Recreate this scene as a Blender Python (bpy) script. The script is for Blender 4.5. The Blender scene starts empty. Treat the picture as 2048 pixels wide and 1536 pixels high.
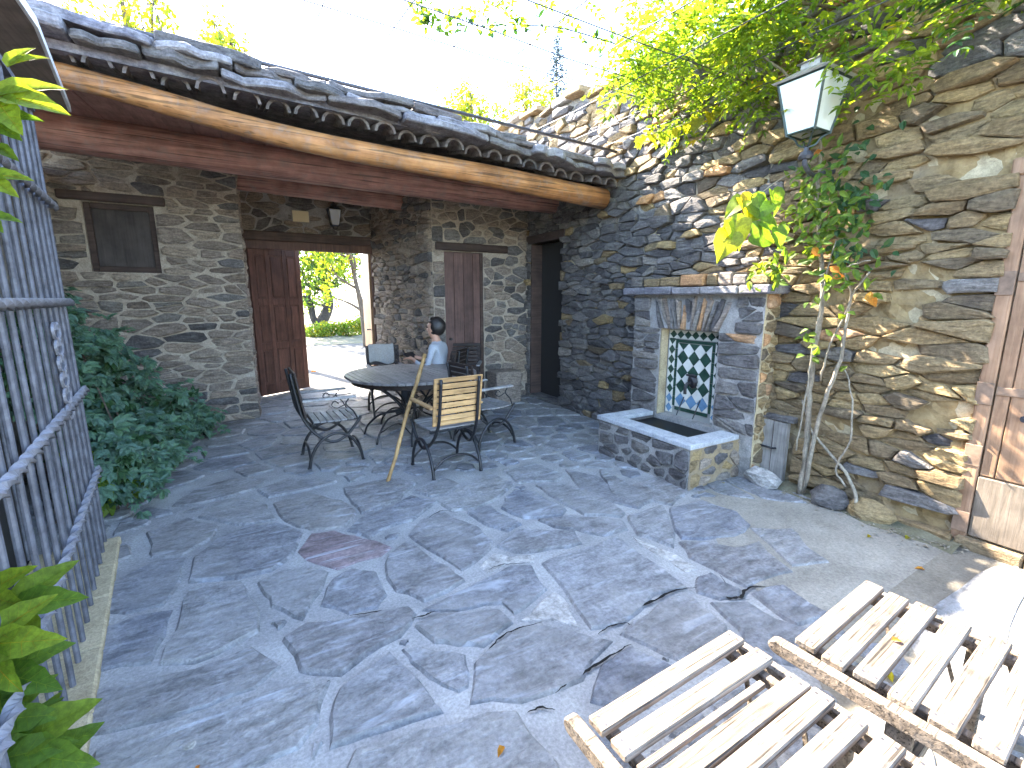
import bpy, bmesh, math, random
import numpy as np
from mathutils import Vector, Matrix, noise

SC = bpy.context.scene
COL = SC.collection
rnd = random.Random(7)
PI = math.pi

# ------------------------------------------------------------------ camera, sky, sun, exposure
PITCH, HEAD, FPX = math.radians(10.5), math.radians(29.5), 920.0
CAM = Vector((0, 0, 1.6))
cd = bpy.data.cameras.new('camera'); co = bpy.data.objects.new('camera', cd); COL.objects.link(co)
co.location = CAM
co.rotation_euler = (math.pi/2 - PITCH, 0, -HEAD)
cd.sensor_width = 36; cd.lens = FPX/2048*36; cd.clip_start = .02; cd.clip_end = 6000
SC.camera = co
SUN = Vector((-.28, 1, .91)).normalized()          # direction towards the sun
W = bpy.data.worlds.new('World'); SC.world = W; W.use_nodes = True
nt = W.node_tree
sky = nt.nodes.new('ShaderNodeTexSky'); sky.sky_type = 'NISHITA'; sky.sun_disc = False
sky.sun_elevation = math.asin(SUN.z); sky.sun_rotation = math.atan2(SUN.x, SUN.y)
sky.air_density = .85; sky.dust_density = 1.0; sky.ozone_density = 1.0
bg = nt.nodes['Background']; nt.links.new(sky.outputs[0], bg.inputs[0]); bg.inputs[1].default_value = .15
sl = bpy.data.lights.new('sun', 'SUN'); sl.energy = 4.2; sl.angle = math.radians(.5); sl.color = (1, .9, .76)
so = bpy.data.objects.new('sun', sl); COL.objects.link(so)
so.rotation_euler = SUN.to_track_quat('Z', 'Y').to_euler()
SC.view_settings.view_transform = 'Standard'; SC.view_settings.look = 'None'
SC.view_settings.exposure = 3.82; SC.view_settings.gamma = 1; SC.view_settings.use_curve_mapping = False
SC.render.engine = 'CYCLES'
SC.cycles.use_denoising = True
SC.cycles.max_bounces = 8; SC.cycles.diffuse_bounces = 4; SC.cycles.transmission_bounces = 4
SC.cycles.volume_bounces = 0
SC.cycles.sample_clamp_indirect = 6
SC.cycles.use_adaptive_sampling = False

# ------------------------------------------------------------------ camera geometry helpers (measuring only)
_F = Vector((math.sin(HEAD)*math.cos(PITCH), math.cos(HEAD)*math.cos(PITCH), -math.sin(PITCH)))
_R = Vector((math.cos(HEAD), -math.sin(HEAD), 0)); _U = _R.cross(_F)
def ray(x, y): return _F + _R*((x-1024)/FPX) - _U*((y-768)/FPX)
def atZ(x, y, z=0): d = ray(x, y); return CAM + d*((z-CAM.z)/d.z)
def atX(x, y, v): d = ray(x, y); return CAM + d*(v/d.x)
def atY(x, y, v): d = ray(x, y); return CAM + d*(v/d.y)
def atD(x, y, dep): return CAM + ray(x, y)*dep
def proj(p):
    q = Vector(p)-CAM; d = q.dot(_F)
    if d < .05: return None
    return 1024+FPX*q.dot(_R)/d, 768-FPX*q.dot(_U)/d

# ------------------------------------------------------------------ materials
def mat(name): 
    m = bpy.data.materials.new(name); m.use_nodes = True
    return m, m.node_tree, m.node_tree.nodes['Principled BSDF']
def N(t, typ, **k):
    n = t.nodes.new(typ)
    for a, b in k.items(): setattr(n, a, b)
    return n
def ramp(t, cols, pos=None):
    r = N(t, 'ShaderNodeValToRGB'); e = r.color_ramp.elements
    n = len(cols); pos = pos or [i/(n-1) for i in range(n)]
    while len(e) < n: e.new(.5)
    for i in range(n): e[i].position = pos[i]; e[i].color = (*cols[i], 1)
    return r
def nz(t, vec, scale, detail=5, rough=.6, dist=0):
    n = N(t, 'ShaderNodeTexNoise'); n.inputs['Scale'].default_value = scale
    n.inputs['Detail'].default_value = detail; n.inputs['Roughness'].default_value = rough
    n.inputs['Distortion'].default_value = dist
    if vec: t.links.new(vec, n.inputs['Vector'])
    return n
def mix(t, a, b, f, typ='MIX'):
    m = N(t, 'ShaderNodeMix', data_type='RGBA', blend_type=typ)
    for s, v in ((m.inputs[0], f), (m.inputs[6], a), (m.inputs[7], b)):
        if hasattr(v, 'links') or hasattr(v, 'is_linked'): t.links.new(v, s)
        else: s.default_value = v if isinstance(v, (int, float)) else (*v, 1)
    return m.outputs[2]
def mth(t, op, a, b=0.0):
    m = N(t, 'ShaderNodeMath', operation=op)
    for s, v in zip(m.inputs, (a, b)):
        if isinstance(v, (int, float)): s.default_value = v
        else: t.links.new(v, s)
    return m.outputs[0]
def scaled(t, src, sc, rot=(0,0,0)):
    m = N(t, 'ShaderNodeMapping'); t.links.new(src, m.inputs[0])
    m.inputs['Scale'].default_value = sc; m.inputs['Rotation'].default_value = rot
    return m.outputs[0]
def pieceid(t):
    o = N(t, 'ShaderNodeObjectInfo'); g = N(t, 'ShaderNodeNewGeometry')
    return mth(t, 'FRACT', mth(t, 'ADD', o.outputs['Random'], g.outputs['Random Per Island']))
def bump(t, b, h, strength=.5, dist=.02):
    n = N(t, 'ShaderNodeBump'); n.inputs['Strength'].default_value = strength; n.inputs['Distance'].default_value = dist
    t.links.new(h, n.inputs['Height']); t.links.new(n.outputs[0], b.inputs['Normal'])
def rockmat(name, cols, lich=(.42, .40, .35), lamt=.5, rough=.85, str_=.8, dist=.015, sc=(9, 9, 30), vein=None, spec=.3, dust=0):
    m, t, b = mat(name)
    g = N(t, 'ShaderNodeNewGeometry'); pid = pieceid(t)
    base = ramp(t, cols); t.links.new(pid, base.inputs[0])
    sv = scaled(t, g.outputs['Position'], sc, (.15, .1, .2))
    n1 = nz(t, sv, 1, 7, .7, .4); n2 = nz(t, g.outputs['Position'], 45, 5, .7); n3 = nz(t, g.outputs['Position'], 5, 6, .65, .3)
    dark = mix(t, base.outputs[0], ramp2(t, n1.outputs[0], (.45, .45, .45), (1.5, 1.5, 1.5), .3, .7), 1.0, 'MULTIPLY')
    f = ramp2(t, n3.outputs[0], (0, 0, 0), (lamt,)*3, .48, .68)
    c = mix(t, dark, lich, f)
    c = mix(t, c, ramp2(t, n2.outputs[0], (.72,)*3, (1.25,)*3, .35, .65), 1.0, 'MULTIPLY')
    if dust:
        nd = nz(t, g.outputs['Position'], 1.7, 8, .68, .8)
        c = mix(t, c, (.345, .332, .305), ramp2(t, nd.outputs[0], (0,)*3, (dust,)*3, .44, .66))
    if vein:
        vv = scaled(t, g.outputs['Position'], vein, (0, 0, .5)); n4 = nz(t, vv, 1, 4, .5, 1.2)
        c = mix(t, c, (.5, .52, .56), ramp2(t, n4.outputs[0], (0,)*3, (.55,)*3, .6, .72))
    t.links.new(c, b.inputs['Base Color'])
    b.inputs['Roughness'].default_value = rough; b.inputs['Specular IOR Level'].default_value = spec
    h = mth(t, 'ADD', mth(t, 'MULTIPLY', n1.outputs[0], 1.2), mth(t, 'MULTIPLY', n2.outputs[0], .5))
    bump(t, b, h, str_, dist)
    return m
def ramp2(t, fac, c0, c1, p0=0, p1=1):
    r = ramp(t, [c0, c1], [p0, p1]); t.links.new(fac, r.inputs[0]); return r.outputs[0]
def mortarmat(name, cols, sc=6, str_=.8):
    m, t, b = mat(name); g = N(t, 'ShaderNodeNewGeometry')
    n1 = nz(t, g.outputs['Position'], sc, 8, .7, .3); n2 = nz(t, g.outputs['Position'], 70, 4, .7)
    r = ramp(t, cols); t.links.new(n1.outputs[0], r.inputs[0])
    r.color_ramp.elements[0].position = .3; r.color_ramp.elements[-1].position = .7
    c = mix(t, r.outputs[0], ramp2(t, n2.outputs[0], (.7,)*3, (1.2,)*3, .3, .7), 1.0, 'MULTIPLY')
    t.links.new(c, b.inputs['Base Color']); b.inputs['Roughness'].default_value = .95
    b.inputs['Specular IOR Level'].default_value = .2
    bump(t, b, mth(t, 'ADD', n1.outputs[0], mth(t, 'MULTIPLY', n2.outputs[0], .4)), str_, .02)
    return m
def woodmat(name, cols, axis=0, sc=3.0, rough=.7, str_=.4, stretch=18, spec=.3, cracks=0, var=(.78, 1.18)):
    m, t, b = mat(name); tc = N(t, 'ShaderNodeTexCoord'); pid = pieceid(t)
    off = N(t, 'ShaderNodeVectorMath', operation='ADD'); cv = N(t, 'ShaderNodeCombineXYZ')
    for i in range(3): t.links.new(mth(t, 'MULTIPLY', pid, 17.0+i*7), cv.inputs[i])
    t.links.new(tc.outputs['Object'], off.inputs[0]); t.links.new(cv.outputs[0], off.inputs[1])
    s = [sc*stretch]*3; s[axis] = sc
    v = scaled(t, off.outputs[0], s)
    n1 = nz(t, v, 1, 6, .65, .6); n2 = nz(t, off.outputs[0], 5, 4, .6)
    r = ramp(t, cols); t.links.new(n1.outputs[0], r.inputs[0])
    r.color_ramp.elements[0].position = .3; r.color_ramp.elements[-1].position = .72
    c = mix(t, r.outputs[0], ramp2(t, n2.outputs[0], (.68,)*3, (1.25,)*3, .3, .7), 1.0, 'MULTIPLY')
    c = mix(t, c, ramp2(t, pid, (var[0],)*3, (var[1],)*3), 1.0, 'MULTIPLY')
    if cracks:
        s3 = [sc*45]*3; s3[axis] = sc*.9
        n3 = nz(t, scaled(t, off.outputs[0], s3), 1, 3, .5, .3); n4 = nz(t, off.outputs[0], 9, 5, .7, .5)
        c = mix(t, c, ramp2(t, n3.outputs[0], (1-cracks,)*3, (1,)*3, .36, .44), 1.0, 'MULTIPLY')
        c = mix(t, c, (.2, .19, .18), ramp2(t, n4.outputs[0], (0,)*3, (.55,)*3, .5, .75))
    t.links.new(c, b.inputs['Base Color']); b.inputs['Roughness'].default_value = rough
    b.inputs['Specular IOR Level'].default_value = spec
    bump(t, b, n1.outputs[0], str_, .006)
    return m
def flat(name, col, rough=.5, metal=0, nsc=0, amt=.25, bs=0, spec=.5):
    m, t, b = mat(name)
    b.inputs['Roughness'].default_value = rough; b.inputs['Metallic'].default_value = metal
    b.inputs['Specular IOR Level'].default_value = spec
    if nsc:
        g = N(t, 'ShaderNodeTexCoord'); n = nz(t, g.outputs['Object'], nsc, 6, .65)
        t.links.new(mix(t, col, ramp2(t, n.outputs[0], (1-amt,)*3, (1+amt,)*3, .3, .7), 1.0, 'MULTIPLY'), b.inputs['Base Color'])
        if bs: bump(t, b, n.outputs[0], bs, .01)
    else: b.inputs['Base Color'].default_value = (*col, 1)
    return m
def leafmat(name, cols, trans=.45, tcol=None, rough=.58):
    m, t, b = mat(name); pid = pieceid(t)
    r = ramp(t, cols); t.links.new(pid, r.inputs[0])
    g = N(t, 'ShaderNodeTexCoord'); n = nz(t, g.outputs['Object'], 55, 5, .7)
    c = mix(t, r.outputs[0], ramp2(t, n.outputs[0], (.6,)*3, (1.3,)*3, .3, .7), 1.0, 'MULTIPLY')
    t.links.new(c, b.inputs['Base Color']); b.inputs['Roughness'].default_value = rough
    b.inputs['Specular IOR Level'].default_value = .35
    tr = N(t, 'ShaderNodeBsdfTranslucent'); ms = N(t, 'ShaderNodeMixShader'); ms.inputs[0].default_value = trans
    t.links.new(mix(t, c, tcol or (1.9, 1.75, .6), 1.0, 'MULTIPLY'), tr.inputs[0])
    t.links.new(b.outputs[0], ms.inputs[1]); t.links.new(tr.outputs[0], ms.inputs[2])
    t.links.new(ms.outputs[0], t.nodes['Material Output'].inputs[0])
    return m

M = {}
M['stone_grey'] = rockmat('schist_grey', [(.075, .068, .066), (.15, .136, .13), (.095, .086, .082), (.21, .19, .172), (.115, .106, .102), (.27, .235, .195)], (.3, .29, .27), .4, sc=(10, 10, 52), dist=.028, str_=1.0)
M['stone_brown'] = rockmat('schist_brown', [(.17, .115, .058), (.31, .215, .105), (.21, .15, .085), (.38, .27, .125), (.13, .10, .07), (.41, .285, .13)], (.45, .35, .2), .3, sc=(10, 10, 52), dist=.028, str_=1.0)
M['stone_pier'] = rockmat('schist_pier', [(.15, .118, .095), (.29, .225, .17), (.19, .155, .13), (.34, .275, .21), (.22, .18, .15), (.26, .21, .17)], (.4, .34, .27), .35, sc=(10, 10, 52), dist=.025)
M['stone_rust'] = rockmat('schist_rust', [(.42, .22, .09), (.36, .2, .1), (.45, .3, .16)], (.4, .3, .2), .4)
M['flag'] = rockmat('slate_flag', [(.13, .135, .152), (.24, .237, .235), (.18, .173, .174), (.27, .262, .25), (.15, .155, .176), (.215, .203, .193), (.165, .172, .195), (.25, .247, .248)], (.35, .35, .36), .7, .62, 1.0, .02, (6, 18, 9), (2.2, 9, 3), .4, dust=.42)
M['flag_red'] = rockmat('slate_red', [(.2, .15, .15), (.22, .17, .165)], (.3, .25, .23), .3, .7, .5, .01, (5, 14, 8), (1.5, 22, 3), .4)
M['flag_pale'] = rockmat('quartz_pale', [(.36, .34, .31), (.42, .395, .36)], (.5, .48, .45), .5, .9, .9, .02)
M['roof_slate'] = rockmat('roof_slate', [(.12, .115, .135), (.18, .172, .188), (.22, .208, .21), (.145, .138, .155)], (.36, .345, .33), .55)
M['mortar_grey'] = mortarmat('mortar_grey', [(.2, .19, .18), (.34, .32, .29), (.4, .37, .33)])
M['mortar_tan'] = mortarmat('mortar_tan', [(.31, .245, .15), (.47, .385, .24), (.54, .44, .28)])
M['mortar_pier'] = mortarmat('mortar_pier', [(.28, .235, .185), (.42, .355, .28), (.48, .415, .33)])
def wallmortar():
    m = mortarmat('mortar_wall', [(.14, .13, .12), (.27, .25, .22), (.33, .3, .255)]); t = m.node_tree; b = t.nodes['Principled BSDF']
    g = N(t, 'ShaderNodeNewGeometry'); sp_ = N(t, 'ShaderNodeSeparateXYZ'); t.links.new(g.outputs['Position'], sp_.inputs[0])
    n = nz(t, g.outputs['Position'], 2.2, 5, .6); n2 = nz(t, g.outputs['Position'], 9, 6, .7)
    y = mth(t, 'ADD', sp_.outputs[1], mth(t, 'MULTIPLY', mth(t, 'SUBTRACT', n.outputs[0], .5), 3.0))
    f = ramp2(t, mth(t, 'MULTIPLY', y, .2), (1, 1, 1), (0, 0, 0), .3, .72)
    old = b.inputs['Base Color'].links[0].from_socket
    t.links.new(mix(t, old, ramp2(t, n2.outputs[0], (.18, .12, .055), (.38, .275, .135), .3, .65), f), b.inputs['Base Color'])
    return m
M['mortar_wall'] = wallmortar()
M['floor'] = mortarmat('floor_mortar', [(.225, .22, .212), (.33, .32, .305), (.43, .42, .395)], 2.2, .5)
M['earth'] = mortarmat('packed_earth', [(.15, .13, .10), (.215, .19, .15), (.26, .23, .18)], 3.0, .5)
M['yard'] = mortarmat('yard_stone', [(.06, .055, .05), (.11, .102, .092), (.16, .15, .137)], 2.0, .6)
M['crack'] = flat('joint_shade', (.018, .017, .016), 1.0, spec=.1)  # near-black colour standing for shade in the open joints
M['clay'] = rockmat('roof_clay', [(.13, .105, .095), (.11, .095, .09), (.16, .13, .115), (.10, .095, .095)], (.22, .2, .18), .5)
M['log'] = woodmat('pine_log', [(.24, .10, .035), (.43, .195, .07), (.54, .28, .11)], 0, 1.2, .6, cracks=.6)
M['beam'] = woodmat('stained_beam', [(.17, .078, .062), (.33, .16, .125), (.46, .25, .2)], 0, 1.2, .6, cracks=.6)
M['board'] = woodmat('stained_board', [(.2, .09, .07), (.32, .15, .115), (.4, .21, .16)], 1, 1.6, .6)
M['door'] = woodmat('door_wood', [(.055, .026, .019), (.10, .046, .034), (.14, .068, .05)], 2, 2.2, .55)
M['door_sunlit'] = woodmat('door_sunlit', [(.15, .072, .026), (.2, .1, .04), (.24, .13, .055)], 2, 2.2, .55)  # brighter copy of the door wood, sunlight put into its colour
M['door_mid'] = woodmat('door_mid', [(.075, .043, .036), (.115, .065, .054), (.15, .085, .07)], 2, 2.2, .55)
M['gate'] = woodmat('gate_wood', [(.19, .105, .06), (.28, .165, .095), (.34, .21, .13)], 2, 2.2, .6)
M['grey_wood'] = woodmat('grey_wood', [(.2, .185, .16), (.33, .305, .27), (.4, .37, .33)], 2, 2.2, .85)
M['dark_wood'] = woodmat('dark_wood', [(.035, .024, .02), (.07, .045, .036), (.09, .06, .05)], 0, 2.2, .7)
M['kick'] = woodmat('kick_wood', [(.10, .08, .058), (.15, .12, .09), (.19, .155, .12)], 2, 2.2, .85)
M['teak'] = woodmat('teak_sunlit', [(.3, .17, .07), (.47, .28, .12), (.55, .35, .165)], 0, 2.5, .65)  # sunlit copy of the chair teak, light put into the colour
M['teak_grey'] = woodmat('teak_grey', [(.15, .145, .14), (.26, .25, .245), (.34, .33, .32)], 0, 2.5, .6, spec=.5)
M['teak_table'] = woodmat('teak_table', [(.11, .1, .095), (.19, .175, .165), (.26, .24, .23)], 1, 2.5, .5, spec=.5)
M['teak_shaded'] = woodmat('teak_shaded', [(.02, .014, .012), (.035, .024, .02), (.045, .032, .027)], 0, 2.5, .6)  # same teak for the darker chairs, shade put into the colour
M['lounge'] = woodmat('weathered_slat', [(.062, .048, .037), (.18, .142, .107), (.26, .21, .162)], 0, 3.0, .85, .9, cracks=.75, var=(.7, 1.2))
M['iron'] = flat('black_iron', (.012, .012, .014), .45, 0, 20, .3, spec=.5)
M['steel'] = flat('grey_iron', (.115, .117, .138), .6, .2, 14, .5, .5)
M['ornament'] = flat('cast_ornament', (.21, .21, .235), .6, .2, 25, .3)
M['pipe'] = flat('pipe_iron', (.06, .06, .07), .5, .4, 20, .4, .2)
M['strap'] = flat('worn_strap', (.2, .13, .085), .7, .1, 12, .4, .3)
M['lampgreen'] = flat('lamp_green', (.025, .04, .035), .4, .2, 20, .3)
M['frost'] = flat('frosted_pane', (.62, .66, .62), .35, 0, 6, .08)
M['darkglass'] = flat('dark_glass', (.012, .013, .018), .12)
M['blueglass'] = flat('blue_glass', (.03, .06, .2), .1)
M['white'] = flat('white_paint', (.7, .69, .67), .6, 0, 8, .2)
M['plaque'] = flat('cream_plaque', (.72, .6, .36), .5)
M['towel'] = flat('grey_towel', (.34, .32, .295), .95, 0, 60, .2, .4)
M['rim'] = mortarmat('basin_rim', [(.3, .31, .32), (.42, .43, .44), (.5, .5, .5)], 8, .4)
M['water'] = flat('dark_water', (.003, .004, .004), .3, spec=.12)
M['tile_g'] = flat('tile_green', (.025, .06, .042), .15, 0, 9, .4)
M['tile_w'] = flat('tile_white', (.62, .61, .54), .15, 0, 9, .12)
M['tile_b'] = flat('tile_blue', (.13, .24, .36), .15, 0, 9, .3)
M['grout'] = flat('grout', (.3, .3, .27), .9)
M['shutter'] = woodmat('window_shutter', [(.05, .042, .04), (.075, .063, .058), (.09, .078, .072)], 2, 2, .8)
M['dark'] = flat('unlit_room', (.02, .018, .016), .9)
M['cane'] = woodmat('cane', [(.25, .14, .055), (.46, .28, .11), (.58, .38, .17)], 2, 9, .6, .6, 2)
M['bark'] = rockmat('bark', [(.10, .075, .055), (.15, .115, .085)], (.28, .25, .2), .3, .9, 1, .02, (30, 30, 6))
M['bark_dark'] = rockmat('bark_dark', [(.04, .033, .03), (.06, .05, .045)], (.12, .1, .1), .3, .9, 1, .02, (20, 20, 5))
M['stem'] = rockmat('vine_stem', [(.28, .24, .18), (.22, .18, .13)], (.42, .39, .3), .4, .9, .8, .01, (30, 30, 8))
M['leaf'] = leafmat('leaf_green', [(.08, .16, .02), (.11, .19, .025), (.07, .14, .02), (.15, .22, .025), (.1, .17, .025)], .55)
M['leaf_dark'] = leafmat('leaf_dark', [(.02, .065, .02), (.035, .085, .025), (.025, .07, .025), (.05, .1, .03)], .3)
M['leaf_blue'] = leafmat('leaf_creeper', [(.095, .18, .135), (.115, .2, .15), (.1, .19, .115), (.12, .22, .125), (.085, .17, .13)], .35, (1.3, 1.5, .8))
M['leaf_lime'] = leafmat('leaf_lime', [(.17, .25, .02), (.2, .27, .025), (.13, .22, .02)], .5)
M['leaf_yel'] = leafmat('leaf_yellow', [(.3, .28, .02), (.2, .24, .02), (.36, .27, .02), (.14, .2, .02)], .5)
M['leaf_or'] = leafmat('leaf_orange', [(.5, .22, .02), (.45, .16, .02), (.5, .3, .04)], .4, (1.5, 1.2, .6))
M['conifer'] = leafmat('conifer_needles', [(.03, .06, .07), (.045, .075, .085), (.03, .055, .06)], .1, (1.2, 1.3, 1.1))
M['skin'] = flat('skin', (.55, .3, .2), .5, 0, 15, .08)
M['hair'] = flat('hair', (.018, .014, .012), .5, 0, 40, .4, .3)
M['shirt'] = flat('pale_blue_shirt', (.40, .42, .46), .9, 0, 120, .25, .2)
M['trousers'] = flat('dark_trousers', (.04, .045, .06), .9)
M['hill'] = mortarmat('hill_scrub', [(.06, .08, .05), (.09, .10, .07), (.13, .13, .09)], .02, .1)
M['grassg'] = mortarmat('dry_ground', [(.1, .1, .055), (.17, .155, .1), (.22, .2, .14)], 2, .6)

# ------------------------------------------------------------------ object helpers
def link(name, me, parent=None):
    o = bpy.data.objects.new(name, me); COL.objects.link(o)
    if parent: o.parent = parent
    return o
def thing(name, label, cat, loc=(0, 0, 0), rz=0, group=None):
    o = bpy.data.objects.new(name, None); COL.objects.link(o); o.empty_display_size = .1
    o.location = loc; o.rotation_euler = (0, 0, rz); o['label'] = label; o['category'] = cat
    if group: o['group'] = group
    return o
def tag(o, label=None, cat=None, group=None, kind=None):
    for k, v in (('label', label), ('category', cat), ('group', group), ('kind', kind)):
        if v: o[k] = v
    return o
def copy_tree(o, parent=None):
    c = o.copy(); COL.objects.link(c)
    if parent: c.parent = parent
    for ch in list(o.children): copy_tree(ch, c)
    return c
class MB:
    def __init__(s): s.v = []; s.f = []
    def add(s, vs, fs):
        k = len(s.v); s.v += [tuple(p) for p in vs]; s.f += [tuple(i+k for i in f) for f in fs]; return s
    def box(s, x0, x1, y0, y1, z0, z1, mtx=None):
        vs = [Vector((x, y, z)) for x in (x0, x1) for y in (y0, y1) for z in (z0, z1)]
        if mtx: vs = [mtx @ v for v in vs]
        return s.add(vs, [(0, 1, 3, 2), (4, 6, 7, 5), (0, 4, 5, 1), (2, 3, 7, 6), (0, 2, 6, 4), (1, 5, 7, 3)])
    def prism(s, poly, d, back=True):            # poly: 3D points, d: extrusion vector
        n = len(poly); d = Vector(d)
        vs = [Vector(p) for p in poly]+[Vector(p)+d for p in poly]
        fs = [(i, (i+1) % n, n+(i+1) % n, n+i) for i in range(n)]+[tuple(range(n, 2*n))]
        if back: fs.append(tuple(range(n-1, -1, -1)))
        return s.add(vs, fs)
    def tube(s, pts, r, n=8, cap=True):
        pts = [Vector(p) for p in pts]; rs = r if isinstance(r, (list, tuple)) else [r]*len(pts)
        vs = []; fs = []; ref = None
        for i, p in enumerate(pts):
            t = (pts[min(i+1, len(pts)-1)]-pts[max(i-1, 0)]).normalized()
            if ref is None:
                ref = Vector((0, 0, 1)) if abs(t.z) < .9 else Vector((1, 0, 0))
            a = t.cross(ref).normalized(); b = a.cross(t).normalized(); ref = b
            for k in range(n):
                q = 2*PI*k/n; vs.append(p+(a*math.cos(q)+b*math.sin(q))*rs[i])
        for i in range(len(pts)-1):
            for k in range(n): fs.append((i*n+k, i*n+(k+1) % n, (i+1)*n+(k+1) % n, (i+1)*n+k))
        if cap: fs += [tuple(range(n-1, -1, -1)), tuple((len(pts)-1)*n+k for k in range(n))]
        return s.add(vs, fs)
    def lathe(s, prof, c=(0, 0, 0), n=12):
        vs = []; fs = []; c = Vector(c); m = len(prof)
        for r, z in prof:
            for k in range(n): vs.append(c+Vector((r*math.cos(2*PI*k/n), r*math.sin(2*PI*k/n), z)))
        for i in range(m-1):
            for k in range(n): fs.append((i*n+k, i*n+(k+1) % n, (i+1)*n+(k+1) % n, (i+1)*n+k))
        fs += [tuple(range(n-1, -1, -1)), tuple((m-1)*n+k for k in range(n))]
        return s.add(vs, fs)
    def build(s, name, m, parent=None, bevel=0, smooth=False, seg=1):
        me = bpy.data.meshes.new(name); me.from_pydata(s.v, [], s.f)
        if bevel:
            bm = bmesh.new(); bm.from_mesh(me)
            bmesh.ops.recalc_face_normals(bm, faces=bm.faces)
            bmesh.ops.bevel(bm, geom=bm.edges[:], offset=bevel, segments=seg, affect='EDGES', profile=.5)
            bm.to_mesh(me); bm.free()
        me.materials.append(m)
        if smooth: me.polygons.foreach_set('use_smooth', [True]*len(me.polygons))
        me.update()
        return link(name, me, parent)
def smooth_path(pts, k=4):                      # Catmull-Rom
    P = [Vector(p) for p in pts]; P = [P[0]*2-P[1]]+P+[P[-1]*2-P[-2]]; out = []
    for i in range(1, len(P)-2):
        for j in range(k):
            t = j/k; a, b, c, d = P[i-1:i+3]
            out.append(.5*((2*b)+(c-a)*t+(2*a-5*b+4*c-d)*t*t+(3*b-a-3*c+d)*t**3))
    out.append(P[-2]); return out

# ------------------------------------------------------------------ stones: irregular cells, each its own mesh
def clip(poly, p, n):                            # keep the side where (v-p).n <= 0
    out = []; L = len(poly)
    for i in range(L):
        a = poly[i]; b = poly[(i+1) % L]
        da = (a[0]-p[0])*n[0]+(a[1]-p[1])*n[1]; db = (b[0]-p[0])*n[0]+(b[1]-p[1])*n[1]
        if da <= 0: out.append(a)
        if (da < 0 < db) or (db < 0 < da):
            t = da/(da-db); out.append((a[0]+(b[0]-a[0])*t, a[1]+(b[1]-a[1])*t))
    return out
def voronoi(seeds, ghosts, rect, k=26):
    allp = np.array(list(seeds)+list(ghosts)); cells = []
    for i, s in enumerate(seeds):
        d = ((allp-np.array(s))**2).sum(1); idx = np.argsort(d)[1:k+1]
        poly = [(rect[0], rect[2]), (rect[1], rect[2]), (rect[1], rect[3]), (rect[0], rect[3])]
        for j in idx:
            q = allp[j]; mx = ((s[0]+q[0])/2, (s[1]+q[1])/2)
            poly = clip(poly, mx, (q[0]-s[0], q[1]-s[1]))
            if len(poly) < 3: break
        cells.append(poly)
    return cells
def coursed(s0, s1, z0, z1, w, h, holes, R, k=None, drop=.12):
    """roughly coursed rubble: polygons in (s, z)"""
    k = k or w/h*.85; seeds = []; z = z0
    while z < z1:
        hh = h*R.uniform(.5, 1.7); s = s0-R.random()*w
        while s < s1+w*.3:
            ww = w*R.choice((.5, .7, .9, 1.1, 1.4, 1.9))*R.uniform(.85, 1.15)
            c = (s+ww/2, z+hh/2+R.uniform(-.33, .33)*h)
            if s0 < c[0] < s1 and z0 < c[1] < z1 and R.random() > drop: seeds.append(c)
            s += ww
        z += hh
    def inside(c, e=0): return any(a+e < c[0] < b-e and d+e < c[1] < f-e for a, b, d, f in holes)
    seeds = [c for c in seeds if not inside(c)]
    gh = []
    for c in seeds:
        for a, b, d, f in holes:
            if d-.02 < c[1] < f+.02:
                if 0 < a-c[0] < w*1.6: gh.append((2*a-c[0], c[1]))
                if 0 < c[0]-b < w*1.6: gh.append((2*b-c[0], c[1]))
            if a-.02 < c[0] < b+.02:
                if 0 < d-c[1] < h*1.6: gh.append((c[0], 2*d-c[1]))
                if 0 < c[1]-f < h*1.6: gh.append((c[0], 2*f-c[1]))
    cells = voronoi([(a, b*k) for a, b in seeds], [(a, b*k) for a, b in gh], (s0, s1, z0*k, z1*k))
    out = []
    for p in cells:
        if len(p) < 3: continue
        p = [(a, b/k) for a, b in p]
        out.append(p)
    return out
def centroid(p): return sum(a for a, b in p)/len(p), sum(b for a, b in p)/len(p)
def pix_extent(pts):
    q = [proj(p) for p in pts]
    if any(x is None for x in q): return 0, 0
    x0, x1 = min(a for a, b in q), max(a for a, b in q); y0, y1 = min(b for a, b in q), max(b for a, b in q)
    if x1 < 0 or x0 > 2048 or y1 < 0 or y0 > 1536: return 0, 0
    return (x1-x0)*(y1-y0), max(x1-x0, y1-y0)
def round_poly(p, R, gap, target=9, jit=.0):
    cx, cz = centroid(p); q = []
    for a, b in p:
        d = math.hypot(a-cx, b-cz) or 1; f = max(.5, 1-gap/d*1.2); q.append((cx+(a-cx)*f, cz+(b-cz)*f))
    # cut corners
    out = []; n = len(q)
    for i in range(n):
        a, b, c = q[i-1], q[i], q[(i+1) % n]; t = R.uniform(.04, .2)
        out.append((b[0]+(a[0]-b[0])*t, b[1]+(a[1]-b[1])*t)); t = R.uniform(.04, .2)
        out.append((b[0]+(c[0]-b[0])*t, b[1]+(c[1]-b[1])*t))
    while len(out) > target:                    # drop the shortest edge
        L = [math.dist(out[i], out[(i+1) % len(out)]) for i in range(len(out))]
        i = L.index(min(L)); j = (i+1) % len(out)
        out[i] = ((out[i][0]+out[j][0])/2, (out[i][1]+out[j][1])/2); out.pop(j)
    return [(a+R.uniform(-jit, jit), b+R.uniform(-jit, jit)) for a, b in out]
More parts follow.
